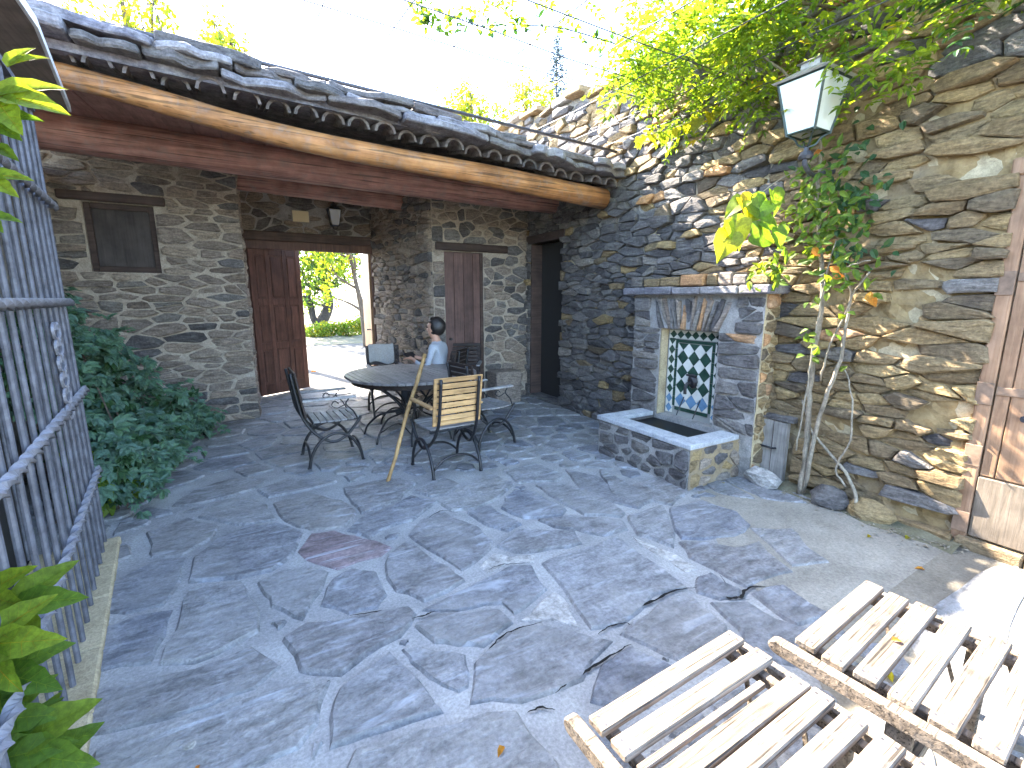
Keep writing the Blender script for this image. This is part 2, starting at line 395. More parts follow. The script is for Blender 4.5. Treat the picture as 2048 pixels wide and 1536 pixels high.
def stone_geom(p, P, d, R, back=-.03, bev=.016):
    """p: outline in wall coordinates; P(s, z, depth) -> world; returns verts, faces"""
    n = len(p); cx, cz = centroid(p); vs = []; fs = []
    size = min(max(a for a, b in p)-min(a for a, b in p), max(b for a, b in p)-min(b for a, b in p))
    bev = min(bev, size*.22); tx, tz = R.uniform(-.13, .13), R.uniform(-.2, .2)
    for a, b in p: vs.append(P(a, b, back))
    for a, b in p: vs.append(P(a, b, d-bev*R.uniform(.5, 1)+tx*(a-cx)+tz*(b-cz)))
    for a, b in p:
        L = math.hypot(a-cx, b-cz) or 1; f = 1-min(.6, bev*R.uniform(1, 1.9)/L)
        vs.append(P(cx+(a-cx)*f, cz+(b-cz)*f, d+tx*(a-cx)+tz*(b-cz)+R.uniform(-.006, .006)))
    vs.append(P(cx+R.uniform(-.1, .1)*size, cz+R.uniform(-.1, .1)*size, d+R.uniform(-.002, .012)))
    for i in range(n):
        j = (i+1) % n
        fs += [(i, j, n+j, n+i), (n+i, n+j, 2*n+j, 2*n+i), (2*n+i, 2*n+j, 3*n)]
    return vs, fs
def lay_stones(polys, P, mats, parent, R, gap=.008, depth=(.01, .045), limit=260, name='stone', target=9, jit=.006, pick=None, back=-.03, bev=.016, minpx=10):
    items = []
    for p in polys:
        q = round_poly(p, R, gap, target, jit); 
        if len(q) < 4: continue
        area, ext = pix_extent([P(a, b, 0) for a, b in q]); items.append((area, ext, q))
    items.sort(key=lambda t: -t[0]); rest = {}
    for i, (area, ext, q) in enumerate(items):
        m = pick(centroid(q), R) if pick else R.choice(mats)
        vs, fs = stone_geom(q, P, R.uniform(*depth), R, back, bev)
        if i < limit and ext >= minpx: MB().add(vs, fs).build(name, m, parent)
        else: rest.setdefault(m.name, (m, MB()))[1].add(vs, fs)
    for m, b in rest.values():
        o = b.build('small_'+name+'s', m, parent); o['kind'] = 'stuff'
def wall_face(s0, s1, z0, z1, P, holes, m, parent, step=.07, amp=.01, top=None, name='mortar_face', deep=0):
    ss = sorted(set([s0, s1]+[h[i] for h in holes for i in (0, 1) if s0 < h[i] < s1]+list(np.arange(s0, s1, step))))
    zs = sorted(set([z0, z1]+[h[i] for h in holes for i in (2, 3) if z0 < h[i] < z1]+list(np.arange(z0, z1, step))))
    mb = MB(); idx = {}
    def vid(i, j):
        if (i, j) not in idx:
            s, z = ss[i], zs[j]
            if top: z = min(z, top(s))
            w = P(s, z, 0); d = (noise.noise(Vector(w)*7)+.7*noise.noise(Vector(w)*19))*amp-deep
            idx[i, j] = len(mb.v); mb.v.append(tuple(P(s, z, d)))
        return idx[i, j]
    for i in range(len(ss)-1):
        for j in range(len(zs)-1):
            c = ((ss[i]+ss[i+1])/2, (zs[j]+zs[j+1])/2)
            if any(a < c[0] < b and d < c[1] < f for a, b, d, f in holes): continue
            if top and zs[j] >= top(c[0]): continue
            mb.f.append((vid(i, j), vid(i+1, j), vid(i+1, j+1), vid(i, j+1)))
    return mb.build(name, m, parent)
def wall_core(s0, s1, z0, z1, P, holes, thick, m, parent, top=None):
    """solid behind the face, split in boxes round the openings"""
    ss = sorted(set([s0, s1]+[h[i] for h in holes for i in (0, 1) if s0 < h[i] < s1]))
    mb = MB()
    for a, b in zip(ss, ss[1:]):
        c = (a+b)/2; segs = [(z0, z1)]
        for h in holes:
            if h[0] < c < h[1]:
                segs = [x for u, v in segs for x in ((u, min(v, h[2])), (max(u, h[3]), v)) if x[1]-x[0] > .01]
        for u, v in segs:
            va, vb = (min(v, top(a)), min(v, top(b))) if top else (v, v)
            mb.add([P(a, u, -.022), P(b, u, -.022), P(b, vb, -.022), P(a, va, -.022), P(a, u, -thick), P(b, u, -thick), P(b, vb, -thick), P(a, va, -thick)],
                   [(0, 1, 2, 3), (5, 4, 7, 6), (0, 4, 5, 1), (1, 5, 6, 2), (2, 6, 7, 3), (3, 7, 4, 0)])
    return mb.build('wall_core', m, parent)

# ================================================================== THE GROUND
g = MB().add([(-1500, -1500, -.07), (1500, -1500, -.07), (1500, 1500, -.07), (-1500, 1500, -.07)], [(0, 1, 2, 3)]).build('ground', M['grassg'])
tag(g, 'dry ground outside the stone courtyard', None, None, 'structure')
def floor_grid(name, x0, x1, y0, y1, m, z=0, step=.1, amp=.004):
    mb = MB(); nx = int((x1-x0)/step)+1; ny = int((y1-y0)/step)+1
    for i in range(nx+1):
        for j in range(ny+1):
            x = x0+(x1-x0)*i/nx; y = y0+(y1-y0)*j/ny; mb.v.append((x, y, z+noise.noise(Vector((x*2, y*2, 3)))*amp))
    for i in range(nx):
        for j in range(ny):
            a = i*(ny+1)+j; mb.f.append((a, a+ny+1, a+ny+2, a+1))
    return mb.build(name, m)
FL = floor_grid('courtyard_floor', -2.2, 4.2, -1.6, 8.7, M['floor']); tag(FL, 'flagstone courtyard floor with pale mortar joints', None, None, 'structure')

FR = random.Random(21)
T5 = (200, 880, 3.413); T6 = (700, 940, 3.413); T7 = (1200, 940, 3.413); T8 = (200, 1136, 2.048)
traced = [
 (T5, 'flag', [(680,930),(690,800),(830,690),(1010,610),(1200,580),(1320,650),(1270,790),(1160,880),(960,910)]),
 (T5, 'flag_red', [(1340,760),(1450,640),(1600,630),(1950,730),(1930,790),(1620,840),(1480,830)]),
 (T5, 'flag', [(1210,440),(1400,360),(1640,420),(1740,490),(1630,570),(1440,600),(1290,540)]),
 (T5, 'flag', [(700,520),(830,430),(960,415),(1080,450),(1200,540),(950,555)]),
 (T5, 'flag', [(560,430),(700,340),(900,280),(1090,285),(1000,340),(760,400)]),
 (T5, 'flag', [(370,640),(600,560),(760,600),(700,690),(560,770),(420,760)]),
 (T5, 'flag', [(100,1120),(120,1000),(330,880),(540,840),(500,950),(400,1090),(200,1150)]),
 (T5, 'flag', [(60,1500),(60,1300),(250,1220),(480,1170),(450,1330),(330,1470)]),
 (T5, 'flag', [(510,1450),(540,1170),(640,1060),(950,990),(1020,1170),(1000,1290),(780,1460),(640,1530)]),
 (T5, 'flag', [(1150,980),(1250,900),(1430,880),(1510,920),(1450,1090),(1380,1200),(1200,1110)]),
 (T5, 'flag', [(1100,340),(1300,280),(1560,290),(1400,350),(1200,370)]),
 (T5, 'flag', [(1720,420),(1850,330),(2030,280),(2030,400),(1880,470)]),
 (T5, 'flag', [(1680,620),(1850,520),(2010,480),(2000,570),(1840,680)]),
 (T5, 'flag', [(1500,1130),(1600,960),(1720,900),(1880,900),(1890,1050),(1870,1130),(1700,1180)]),
 (T6, 'flag', [(250,580),(400,525),(540,600),(690,660),(720,740),(640,820),(500,850),(350,800),(250,680)]),
 (T6, 'flag', [(490,350),(640,290),(860,400),(940,480),(930,530),(860,640),(760,670),(570,540),(460,450)]),
 (T6, 'flag', [(1000,520),(1170,420),(1540,410),(1550,500),(1300,560),(1130,570)]),
 (T6, 'flag', [(1060,190),(1130,150),(1260,180),(1480,270),(1420,300),(1200,300),(1080,250)]),
 (T6, 'flag', [(1310,120),(1420,100),(1700,170),(1890,300),(1860,325),(1600,300),(1450,230)]),
 (T6, 'flag', [(840,300),(960,260),(1110,360),(1060,410),(950,370)]),
 (T6, 'flag', [(620,230),(800,130),(960,40),(1100,100),(1000,190),(850,260),(700,270)]),
 (T6, 'flag', [(0,130),(250,80),(410,100),(330,200),(100,270),(0,230)]),
 (T6, 'flag', [(110,340),(400,200),(590,215),(400,340),(170,430),(30,450)]),
 (T6, 'flag', [(440,150),(620,60),(700,110),(640,160),(560,170)]),
 (T6, 'flag', [(570,940),(920,735),(1100,645),(1250,645),(1360,810),(1200,950),(1130,990),(1050,920),(800,950),(680,970)]),
 (T6, 'flag', [(580,990),(800,970),(1040,950),(1090,1040),(900,1190),(620,1150),(500,1060)]),
 (T6, 'flag', [(940,1300),(1040,1150),(1180,1080),(1350,1050),(1550,1090),(1700,1180),(1680,1240),(1500,1370),(1200,1520),(910,1530)]),
 (T6, 'flag', [(1360,650),(1500,600),(1830,465),(1960,610),(2240,800),(2080,860),(2000,960),(1850,1040),(1650,1080),(1450,820)]),
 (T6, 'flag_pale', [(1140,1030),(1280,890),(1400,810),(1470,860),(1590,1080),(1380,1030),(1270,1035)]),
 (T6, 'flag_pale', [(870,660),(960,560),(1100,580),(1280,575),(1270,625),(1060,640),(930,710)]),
 (T6, 'flag', [(430,1260),(560,1250),(700,1310),(790,1470),(700,1460),(560,1400)]),
 (T8, 'flag', [(980,600),(1010,500),(1180,385),(1330,500),(1345,580),(1200,645),(1010,675)]),
 (T8, 'flag', [(1090,745),(1300,675),(1560,625),(1680,605),(1790,780),(1820,850),(1400,900),(1060,880)]),
 (T8, 'flag', [(810,290),(850,235),(1220,185),(1240,205),(1170,280),(1000,390),(880,380)]),
 (T8, 'flag', [(30,500),(400,405),(560,360),(690,410),(610,490),(300,590),(30,640)]),
 (T8, 'flag', [(60,745),(560,550),(910,475),(850,640),(740,725),(420,860),(60,900)]),
 (T7, 'flag', [(190,1040),(400,890),(600,870),(870,1060),(790,1220),(560,1320),(430,1260),(230,1110)]),
 (T7, 'flag', [(830,940),(1000,890),(1200,1005),(1340,1090),(1250,1195),(1290,1260),(1040,1190),(950,1080)]),
 (T7, 'flag', [(650,720),(750,690),(980,820),(955,875),(820,885),(705,825)]),
 (T7, 'flag', [(500,270),(700,230),(900,300),(990,375),(860,425),(700,475),(560,465),(485,360)]),
 (T7, 'flag', [(560,500),(700,490),(900,565),(1090,490),(1230,680),(1100,770),(1010,810),(770,680),(600,600)]),
 (T7, 'flag', [(1030,840),(1100,795),(1240,825),(1480,965),(1350,1070),(1160,955)]),
 (T7, 'flag', [(180,310),(420,255),(510,395),(470,490),(260,440)]),
 (T7, 'flag', [(20,20),(120,70),(400,200),(250,250),(70,165)]),
 (T7, 'flag', [(210,100),(400,65),(545,150),(490,235),(310,200)]),
 (T7, 'flag', [(1010,390),(1290,425),(1480,600),(1300,640),(1150,500)]),
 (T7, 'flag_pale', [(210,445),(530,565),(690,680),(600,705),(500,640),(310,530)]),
 (T7, 'flag', [(20,1330),(220,1230),(420,1290),(540,1350),(300,1520),(20,1520)]),
 (T6, 'flag', [(1090,10),(1260,-30),(1460,35),(1390,75),(1160,85)]),
 (T6, 'flag', [(1500,15),(1700,65),(1890,180),(1940,245),(1800,225),(1570,120)]),
 (T6, 'flag', [(1330,345),(1560,335),(1870,345),(1890,405),(1700,425),(1460,385)]),
]
taken = []
def Pfloor(a, b, d): return Vector((a, b, d))
def outline_noise(p, R, target=16, amp=.02):
    p = list(p)
    while len(p) < target:
        L = [math.dist(p[i], p[(i+1) % len(p)]) for i in range(len(p))]
        i = L.index(max(L)); a = p[i]; b = p[(i+1) % len(p)]
        if L[i] < .09: break
        t = R.uniform(.35, .65); w = amp*R.uniform(-1, 1)*min(1, L[i]/.25)
        nx, ny = -(b[1]-a[1])/L[i], (b[0]-a[0])/L[i]
        p.insert(i+1, (a[0]+(b[0]-a[0])*t+nx*w, a[1]+(b[1]-a[1])*t+ny*w))
    return p
def flagstone(p, m, R, h=None):
    n = len(p); cx, cy = centroid(p); h = h or R.uniform(.009, .018); mb = MB()
    tx, ty = R.uniform(-.006, .006), R.uniform(-.006, .006)
    for a, b in p: mb.v.append((a, b, -.01))
    for a, b in p:
        L = math.hypot(a-cx, b-cy); f = 1-min(.3, .022/L); mb.v.append((cx+(a-cx)*f, cy+(b-cy)*f, h+tx*(a-cx)+ty*(b-cy)))
    mb.f += [(i, (i+1) % n, n+(i+1) % n, n+i) for i in range(n)]+[tuple(range(n, 2*n))]
    return mb.build('flagstone', m, FL)
def inpoly(c, p):
    r = False; n = len(p)
    for i in range(n):
        a, b = p[i], p[(i+1) % n]
        if (a[1] > c[1]) != (b[1] > c[1]) and c[0] < (b[0]-a[0])*(c[1]-a[1])/(b[1]-a[1])+a[0]: r = not r
    return r
for (ox, oy, k), mn, pz in traced:
    p = [atZ(ox+a/k, oy+b/k, .008) for a, b in pz]; taken.append([[v.x, v.y] for v in p])
for it in range(9):
    for i, p in enumerate(taken):
        cx, cy = centroid(p)
        if traced[i][1] == 'flag_pale': continue
        for v in p:
            L = math.hypot(v[0]-cx, v[1]-cy); ux, uy = (v[0]-cx)/L, (v[1]-cy)/L
            probe = [(v[0]+ux*.03+uy*e, v[1]+uy*.03-ux*e) for e in (-.03, 0, .03)]
            if any(inpoly(c, q) for c in probe for j, q in enumerate(taken) if j != i): continue
            v[0] += ux*.009; v[1] += uy*.009
for p, (_, mn, _2) in zip(taken, traced): flagstone(outline_noise([tuple(v) for v in p], FR), M[mn], FR, FR.uniform(.012, .022) if mn == 'flag' else .006)
seeds = []
for i in range(9000):
    c = (FR.uniform(-2, 3.95), FR.uniform(-1.4, 8.4))
    if c[0] > 2.55 and c[1] < 2.25: continue
    if c[1] > 6.9 and not 0 < c[0] < 1.95: continue
    if c[0] < -.85 and c[1] < 3.9: continue
    if any(inpoly(c, t) for t in taken): continue
    if all(math.dist(c, s) > .2+.16*(c[1] > 4.6) for s in seeds): seeds.append(c)
ghost = [tuple(c) for t in taken for c in t]+[((a[0]+b[0])/2, (a[1]+b[1])/2) for t in taken for a, b in zip(t, t[1:]+t[:1])]
for p in voronoi(seeds, ghost, (-2, 3.95, -1.4, 8.4)):
    if len(p) < 4: continue
    q = round_poly(p, FR, .016, 9, .012)
    if len(q) < 4: continue
    pts = q+[centroid(q)]+[((a[0]+b[0])/2, (a[1]+b[1])/2) for a, b in zip(q, q[1:]+q[:1])]
    if any(inpoly(c, t) for c in pts for t in taken): continue
    if any(inpoly(c, q) for t in taken for c in t+[centroid(t)]): continue
    flagstone(outline_noise(q, FR, 14, .012), M['flag'], FR)
# open joints: ragged dark strips that paint the shade of deep gaps beside the flags
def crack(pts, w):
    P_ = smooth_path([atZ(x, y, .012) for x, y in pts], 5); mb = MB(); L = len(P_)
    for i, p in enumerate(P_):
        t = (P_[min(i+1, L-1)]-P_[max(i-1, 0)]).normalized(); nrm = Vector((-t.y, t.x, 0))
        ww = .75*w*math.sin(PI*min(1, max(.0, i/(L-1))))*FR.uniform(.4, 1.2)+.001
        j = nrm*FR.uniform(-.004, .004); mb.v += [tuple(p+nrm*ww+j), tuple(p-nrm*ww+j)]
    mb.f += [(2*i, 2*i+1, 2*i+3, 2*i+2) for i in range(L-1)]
    o = mb.build('joint_shade', M['crack'], FL); o['kind'] = 'stuff'
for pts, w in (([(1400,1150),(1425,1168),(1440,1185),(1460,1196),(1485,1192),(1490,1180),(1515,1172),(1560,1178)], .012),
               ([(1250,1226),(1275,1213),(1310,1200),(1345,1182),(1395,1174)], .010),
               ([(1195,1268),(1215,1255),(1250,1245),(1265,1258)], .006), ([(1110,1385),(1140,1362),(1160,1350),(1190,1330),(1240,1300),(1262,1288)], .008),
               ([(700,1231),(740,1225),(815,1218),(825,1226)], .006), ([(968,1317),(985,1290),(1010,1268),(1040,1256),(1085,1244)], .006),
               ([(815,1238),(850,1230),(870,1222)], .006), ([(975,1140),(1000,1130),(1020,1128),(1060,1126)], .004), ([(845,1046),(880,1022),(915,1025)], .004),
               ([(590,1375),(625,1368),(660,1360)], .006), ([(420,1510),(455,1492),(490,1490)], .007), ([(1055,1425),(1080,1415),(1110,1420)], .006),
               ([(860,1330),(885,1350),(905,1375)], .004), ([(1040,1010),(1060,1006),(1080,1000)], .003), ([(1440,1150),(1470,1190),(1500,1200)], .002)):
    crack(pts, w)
e = MB().add([(2.1, .95, .007), (3.97, 1.0, .007), (4.1, -1.6, .007), (-.5, -1.6, .007), (.9, .1, .007), (1.6, .5, .007)], [(0, 1, 2, 3, 4, 5)]).build('earth_path', M['earth'])
tag(e, 'sunlit pale packed earth by the loungers', None, None, 'structure')

M['cement'] = mortarmat('sandy_cement', [(.21, .19, .155), (.29, .265, .22), (.36, .33, .275)], 2.6, .5)
e = MB().add([(2.55, 1.75, .0065), (3.15, 2.4, .0065), (3.96, 2.3, .0065), (3.96, .93, .0065), (2.45, .93, .0065), (2.3, 1.3, .0065)], [(0, 5, 4, 3, 2, 1)]).build('cement_strip', M['cement'])
tag(e, 'sandy beige cement strip beside the wall', None, None, 'structure')

# ================================================================== RIGHT WALL (X = 3.97, s = Y)
WX = 3.97
def Pright(s, z, d): return Vector((WX-d, s, z))
def wtop(s): return 4.36 if s > 6.5 else 3.86+max(0, s-3)*.12+.03*math.sin(s*5)
RW = thing('stone_wall', 'long ochre and grey rubble wall with fountain and climbing vine, sunlit on top', 'wall', (WX, 3, 0))
RW.location = (0, 0, 0)
wh = [(5.56, 6.42, 0, 2.44), (-1.5, 1.0, 0, 2.3)]
R1 = random.Random(3)
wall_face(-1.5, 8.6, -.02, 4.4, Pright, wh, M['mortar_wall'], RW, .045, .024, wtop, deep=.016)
wall_core(-1.5, 8.6, -.02, 4.4, Pright, wh, .55, M['mortar_tan'], RW, wtop)
polys = [p for p in coursed(1.0, 8.4, 0, 4.3, .23, .07, [wh[0], (2.4, 3.8, 0, 1.7), (2.1, 2.52, 0, .58)], R1) if max(b for a, b in p) < wtop(centroid(p)[0])]
polys += [p for p in coursed(-1.4, 1.0, 2.34, 3.9, .25, .105, [], R1) if max(b for a, b in p) < wtop(centroid(p)[0])]
polys = [p for p in polys if not (centroid(p)[0] < 2.0 and R1.random() < .13)]
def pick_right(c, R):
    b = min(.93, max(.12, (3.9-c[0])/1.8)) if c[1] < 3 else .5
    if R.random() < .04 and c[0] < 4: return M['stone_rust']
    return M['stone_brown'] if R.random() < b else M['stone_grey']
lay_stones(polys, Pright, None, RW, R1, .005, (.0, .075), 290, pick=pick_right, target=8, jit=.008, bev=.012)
s = -1.4
while s < 8.3:                                   # coping slabs along the top
    L = R1.uniform(.3, .6); z = wtop(s+L/2)+.005
    pts = [(WX-.1+R1.uniform(-.04, .04), s+.01, z), (WX-.1+R1.uniform(-.04, .04), s+L-.01, z+R1.uniform(-.02, .02)), (WX+.6, s+L-.01, z), (WX+.6, s+.01, z)]
    MB().prism(pts, (0, 0, R1.uniform(.05, .09))).build('coping_slab', M['flag_pale'] if R1.random() < .5 else M['stone_brown'], RW, .01); s += L
# dark doorway in the wall
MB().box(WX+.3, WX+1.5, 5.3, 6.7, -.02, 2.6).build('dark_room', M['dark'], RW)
MB().box(WX-.05, WX+.3, 5.45, 6.48, 2.44, 2.56).build('lintel', M['dark_wood'], RW, .01)
MB().box(WX-.04, WX+.25, 5.5, 6.48, .0, .05).build('threshold', M['stone_grey'], RW, .01)
MB().box(WX+.005, WX+.3, 6.39, 6.418, .0, 2.44).build('reveal_strip', M['dark_wood'], RW, .004)  # dark strip laid over the pale doorway reveal
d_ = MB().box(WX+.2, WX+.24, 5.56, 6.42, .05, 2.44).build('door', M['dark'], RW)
# hatch
hd = MB().box(WX-.075, WX-.03, 2.13, 2.49, .02, .56).build('hatch_door', M['grey_wood'], RW, .004)
for a in (2.25, 2.37): MB().box(WX-.078, WX-.0745, a-.002, a+.002, .02, .56).build('board_joint', M['dark_wood'], hd)
MB().tube([(WX-.08, 2.4, .32), (WX-.105, 2.39, .32), (WX-.105, 2.22, .32), (WX-.08, 2.21, .32)], .009, 6).build('handle', M['iron'], hd)
MB().box(WX-.09, WX-.02, 2.08, 2.53, .565, .615).build('lintel', M['stone_grey'], RW, .008)
# gate at the near end
gt = MB().box(WX+.0, WX+.05, -.4, .95, .08, 2.29).build('gate', M['gate'], RW)
y = -.4
while y < .94:
    MB().box(WX-.022, WX-.002, y+.003, min(y+.16, .95)-.003, .5, 2.29).build('plank', M['gate'], gt, .004); y += .16
MB().box(WX-.03, WX-.002, -.4, .95, .09, .49).build('kick_board', M['kick'], gt, .006)
for z in (1.02, 1.7): MB().box(WX-.03, WX-.021, .55, .945, z, z+.05).build('hinge_strap', M['strap'], gt, .003)
MB().tube([(WX-.021, .8, .9), (WX-.05, .8, .9)], .02, 8).build('knob', M['pipe'], gt)
post = MB().box(WX-.03, WX+.05, .955, 1.03, .0, 2.3).build('gate_post', M['gate'], RW, .008)
for z in (.1, .55, .95, 1.62): MB().box(WX-.036, WX-.0295, .952, 1.033, z, z+.14).build('iron_band', M['strap'], post, .003)
MB().box(WX-.035, WX+.1, -1.4, 1.06, 2.3, 2.4).build('lintel', M['gate'], RW, .01)
y = -.6
while y < .97:
    MB().box(WX-.08, WX+.2, y+.004, y+.316, .0, .075+rnd.uniform(-.004, .004)).build('step_stone', M['stone_brown'], RW, .01); y += .32

# ================================================================== FOUNTAIN
FT = thing('wall_fountain', 'stone wall fountain with tiled niche and dark basin', 'fountain', (3.6, 3.05, 0)); FT.location = (0, 0, 0)
FXF, fy0, fy1, ny0, ny1, nz0, nz1, fz = 3.75, 2.34, 3.84, 2.76, 3.45, .38, 1.30, 1.64
core = MB()
for a, b, u, v in ((fy0, ny0, 0, fz), (ny1, fy1, 0, fz), (ny0, ny1, nz1, fz), (ny0, ny1, 0, nz0)): core.box(FXF+.02, WX+.05, a+.01, b-.01, u, v)
core.build('fountain_core', M['mortar_grey'], FT)
def Pf(s, z, d): return Vector((FXF-d, s, z))
def Pside(s, z, d): return Vector((s, fy0-d, z))
wall_face(fy0, fy1, 0, fz, Pf, [(ny0, ny1, nz0, nz1)], M['mortar_grey'], FT, .06, .006)
wall_face(FXF, WX, 0, fz, Pside, [], M['mortar_tan'], FT, .06, .006)
R2 = random.Random(12)
def pick_f(c, R): 
    return M['stone_rust'] if R.random() < .12 else M['stone_grey']
jl = coursed(ny1+.01, fy1, .4, 1.3, .24, .085, [], R2, 3.2, .0); jr = coursed(fy0, ny0-.01, .4, 1.3, .26, .09, [], R2, 3.2, 0)
tl = coursed(3.6, fy1, 1.3, fz-.02, .2, .085, [], R2, 2.5, 0); tr = coursed(fy0, 2.6, 1.3, fz-.02, .2, .085, [], R2, 2.5, 0)
lay_stones(jl+jr+tl+tr, Pf, None, FT, R2, .007, (.008, .03), 200, pick=pick_f)
n = 15
for i in range(n):                               # voussoirs
    a0, a1 = i/n, (i+1)/n
    def wp(t, z): c = 3.1; y = ny0-.12+(ny1-ny0+.24)*t if z > 1.4 else ny0+.0+(ny1-ny0)*t; return (y, z)
    q = [wp(a0+.008, nz1+.0), wp(a1-.008, nz1+.0), wp(a1-.008, fz-.02-R2.uniform(0, .05)), wp(a0+.008, fz-.02-R2.uniform(0, .05))]
    q = [(a+(R2.uniform(-.006, .006)), b) for a, b in q]; q = outline_noise(q, R2, 8, .006)
    vs, fs = stone_geom(q, Pf, R2.uniform(.012, .035), R2, -.02, .01)
    MB().add(vs, fs).build('voussoir', M['stone_rust'] if i in (4, 8) else M['stone_grey'] if i % 3 else M['stone_pier'], FT)
sd = coursed(FXF+.01, WX-.01, 0, fz, .14, .09, [], R2, 1.6, 0)
lay_stones(sd, Pside, None, FT, R2, .008, (.006, .025), 60, pick=lambda c, R: M['stone_rust'] if R.random() < .15 else M['stone_brown'])
# cornice
y = fy0-.08
while y < fy1+.1:
    L = min(R2.uniform(.22, .45), fy1+.12-y)
    MB().box(FXF-.1+R2.uniform(-.012, .012), WX-.01, y+.004, y+L-.004, fz, fz+.075+R2.uniform(-.006, .006)).build('cornice_slab', M['roof_slate'], FT, .012); y += L
y = fy0-.02
while y < fy1+.05:
    L = R2.uniform(.13, .3); L = min(L, fy1+.06-y)
    if L < .04: break
    MB().box(FXF-.02+R2.uniform(-.02, .02), WX-.01, y+.006, y+L-.006, fz+.08, fz+.18+R2.uniform(-.02, .015)).build('stone', R2.choice([M['stone_grey'], M['stone_pier'], M['stone_rust'], M['stone_brown']]), FT, .014); y += L
# niche: tiled back
TX = WX-.105
MB().box(TX+.006, TX+.03, ny0, ny1, nz0-.1, nz1).build('tile_bed', M['grout'], FT)
for a, b in ((ny0-.012, ny0+.002), (ny1-.002, ny1+.012)): MB().box(FXF+.01, TX, a, b, .3, nz1).build('niche_reveal', M['mortar_tan'], FT)
MB().box(FXF+.01, TX, ny0, ny1, nz1-.004, nz1+.012).build('niche_head', M['mortar_grey'], FT)
def tilepoly(pts, m, dx=.0):
    c = centroid(pts); pts = [(c[0]+(a-c[0])*.955, c[1]+(b-c[1])*.955) for a, b in pts]
    MB().prism([(TX+.006, a, b) for a, b in pts], (-.010-dx+R2.uniform(-.001, .001), 0, 0), False).build('tile', m, FT)
def rectclip(p, a, b, c, d):
    p = clip(p, (a, 0), (-1, 0)); p = clip(p, (b, 0), (1, 0)) if len(p) > 2 else p
    p = clip(p, (0, c), (0, -1)) if len(p) > 2 else p; p = clip(p, (0, d), (0, 1)) if len(p) > 2 else p
    return p
def area(p): return abs(sum(p[i-1][0]*p[i][1]-p[i][0]*p[i-1][1] for i in range(len(p))))/2
def lattice(a, b, c, d, hy, hz, blue=None):
    ny = int((b-a)/hy)+3; nzz = int((d-c)/hz)+3
    for i in range(-1, ny):
        for j in range(-1, nzz):
            if (i+j) % 2: continue
            cy, cz = a+i*hy, c+j*hz
            p = rectclip([(cy-hy, cz), (cy, cz-hz), (cy+hy, cz), (cy, cz+hz)], a, b, c, d)
            if len(p) < 3 or area(p) < hy*hz*.12: continue
            dk = (i % 2 == 1)
            tilepoly(p, M['tile_w'] if not dk else (M['tile_b'] if blue and cz < blue else M['tile_g']))
bw = .105; sw = .035
lattice(ny0+bw+sw, ny1-bw-sw, nz0+.1, nz1-bw-sw-.01, (ny1-ny0-2*bw-2*sw)/6, .075, nz0+.32)
for a, b in ((ny0+.02, ny0+bw), (ny1-bw, ny1-.02)): lattice(a, b, nz0+.02, nz1-.02-bw*.8, (b-a)/2, .052, nz0+.2)
lattice(ny0+.02, ny1-.02, nz1-bw-.0, nz1-.02, .046, (bw-.02)/2)
def strip(a, b, c, d, k, ax):
    for i in range(k):
        if ax: tilepoly([(a, c+(d-c)*i/k), (b, c+(d-c)*i/k), (b, c+(d-c)*(i+1)/k), (a, c+(d-c)*(i+1)/k)], M['tile_g'])
        else: tilepoly([(a+(b-a)*i/k, c), (a+(b-a)*(i+1)/k, c), (a+(b-a)*(i+1)/k, d), (a+(b-a)*i/k, d)], M['tile_g'])
strip(ny0+bw+.003, ny0+bw+sw-.003, nz0+.1, nz1-bw-.005, 7, 1); strip(ny1-bw-sw+.003, ny1-bw-.003, nz0+.1, nz1-bw-.005, 7, 1)
strip(ny0+bw+sw, ny1-bw-sw, nz1-bw-sw-.005, nz1-bw-.008, 5, 0); strip(ny0+bw+sw, ny1-bw-sw, nz0+.06, nz0+.095, 5, 0)
sp = MB().lathe([(.0, 0), (.05, .004), (.062, .018), (.05, .035), (.03, .05), (0, .055)], n=12)
sp.v = [(TX-.01-z, 3.08+x, .78+y*1.25) for x, y, z in sp.v]
sp.tube(smooth_path([(TX-.03, 3.08, .76), (TX-.1, 3.08, .765), (TX-.13, 3.08, .72), (TX-.13, 3.08, .66)], 4), .016, 8)
sp.tube([(TX-.05, 3.02, .84), (TX-.05, 3.14, .84)], .012, 6)
sp.build('spout', M['iron'], FT)
for k in (0, 1): MB().tube([(TX-.03, 3.3-.13*k, .56), (TX-.2, 2.86+.0*k, .44)] if 0 else [(TX-.02, 2.98+.2*k, .6), (FXF+.0, 2.98+.2*k, .42)], .006, 6).build('bucket_bar', M['iron'], FT)
# basin
bx0, by0, by1, bz = 3.1, 2.46, 3.62, .36
MB().box(bx0+.02, bx0+.14, by0+.02, by1-.02, 0, bz).box(bx0+.14, FXF, by0+.02, by0+.14, 0, bz).box(bx0+.14, FXF, by1-.14, by1-.02, 0, bz).build('basin_core', M['stone_grey'], FT)
def Pb(s, z, d): return Vector((bx0-d, s, z))
def Pbs(s, z, d): return Vector((s, by0-d, z))
def Pbn(s, z, d): return Vector((s, by1+d, z))
wall_face(by0, by1, 0, bz, Pb, [], M['mortar_grey'], FT, .06, .006); wall_face(bx0, WX-.03, 0, bz, Pbs, [], M['mortar_wall'], FT, .06, .006); wall_face(bx0, FXF, 0, bz, Pbn, [], M['mortar_grey'], FT, .06, .006)
lay_stones(coursed(by0, by1, 0, bz, .16, .085, [], R2, 1.6), Pb, None, FT, R2, .014, (.006, .022), 80, pick=lambda c, R: M['stone_grey'])
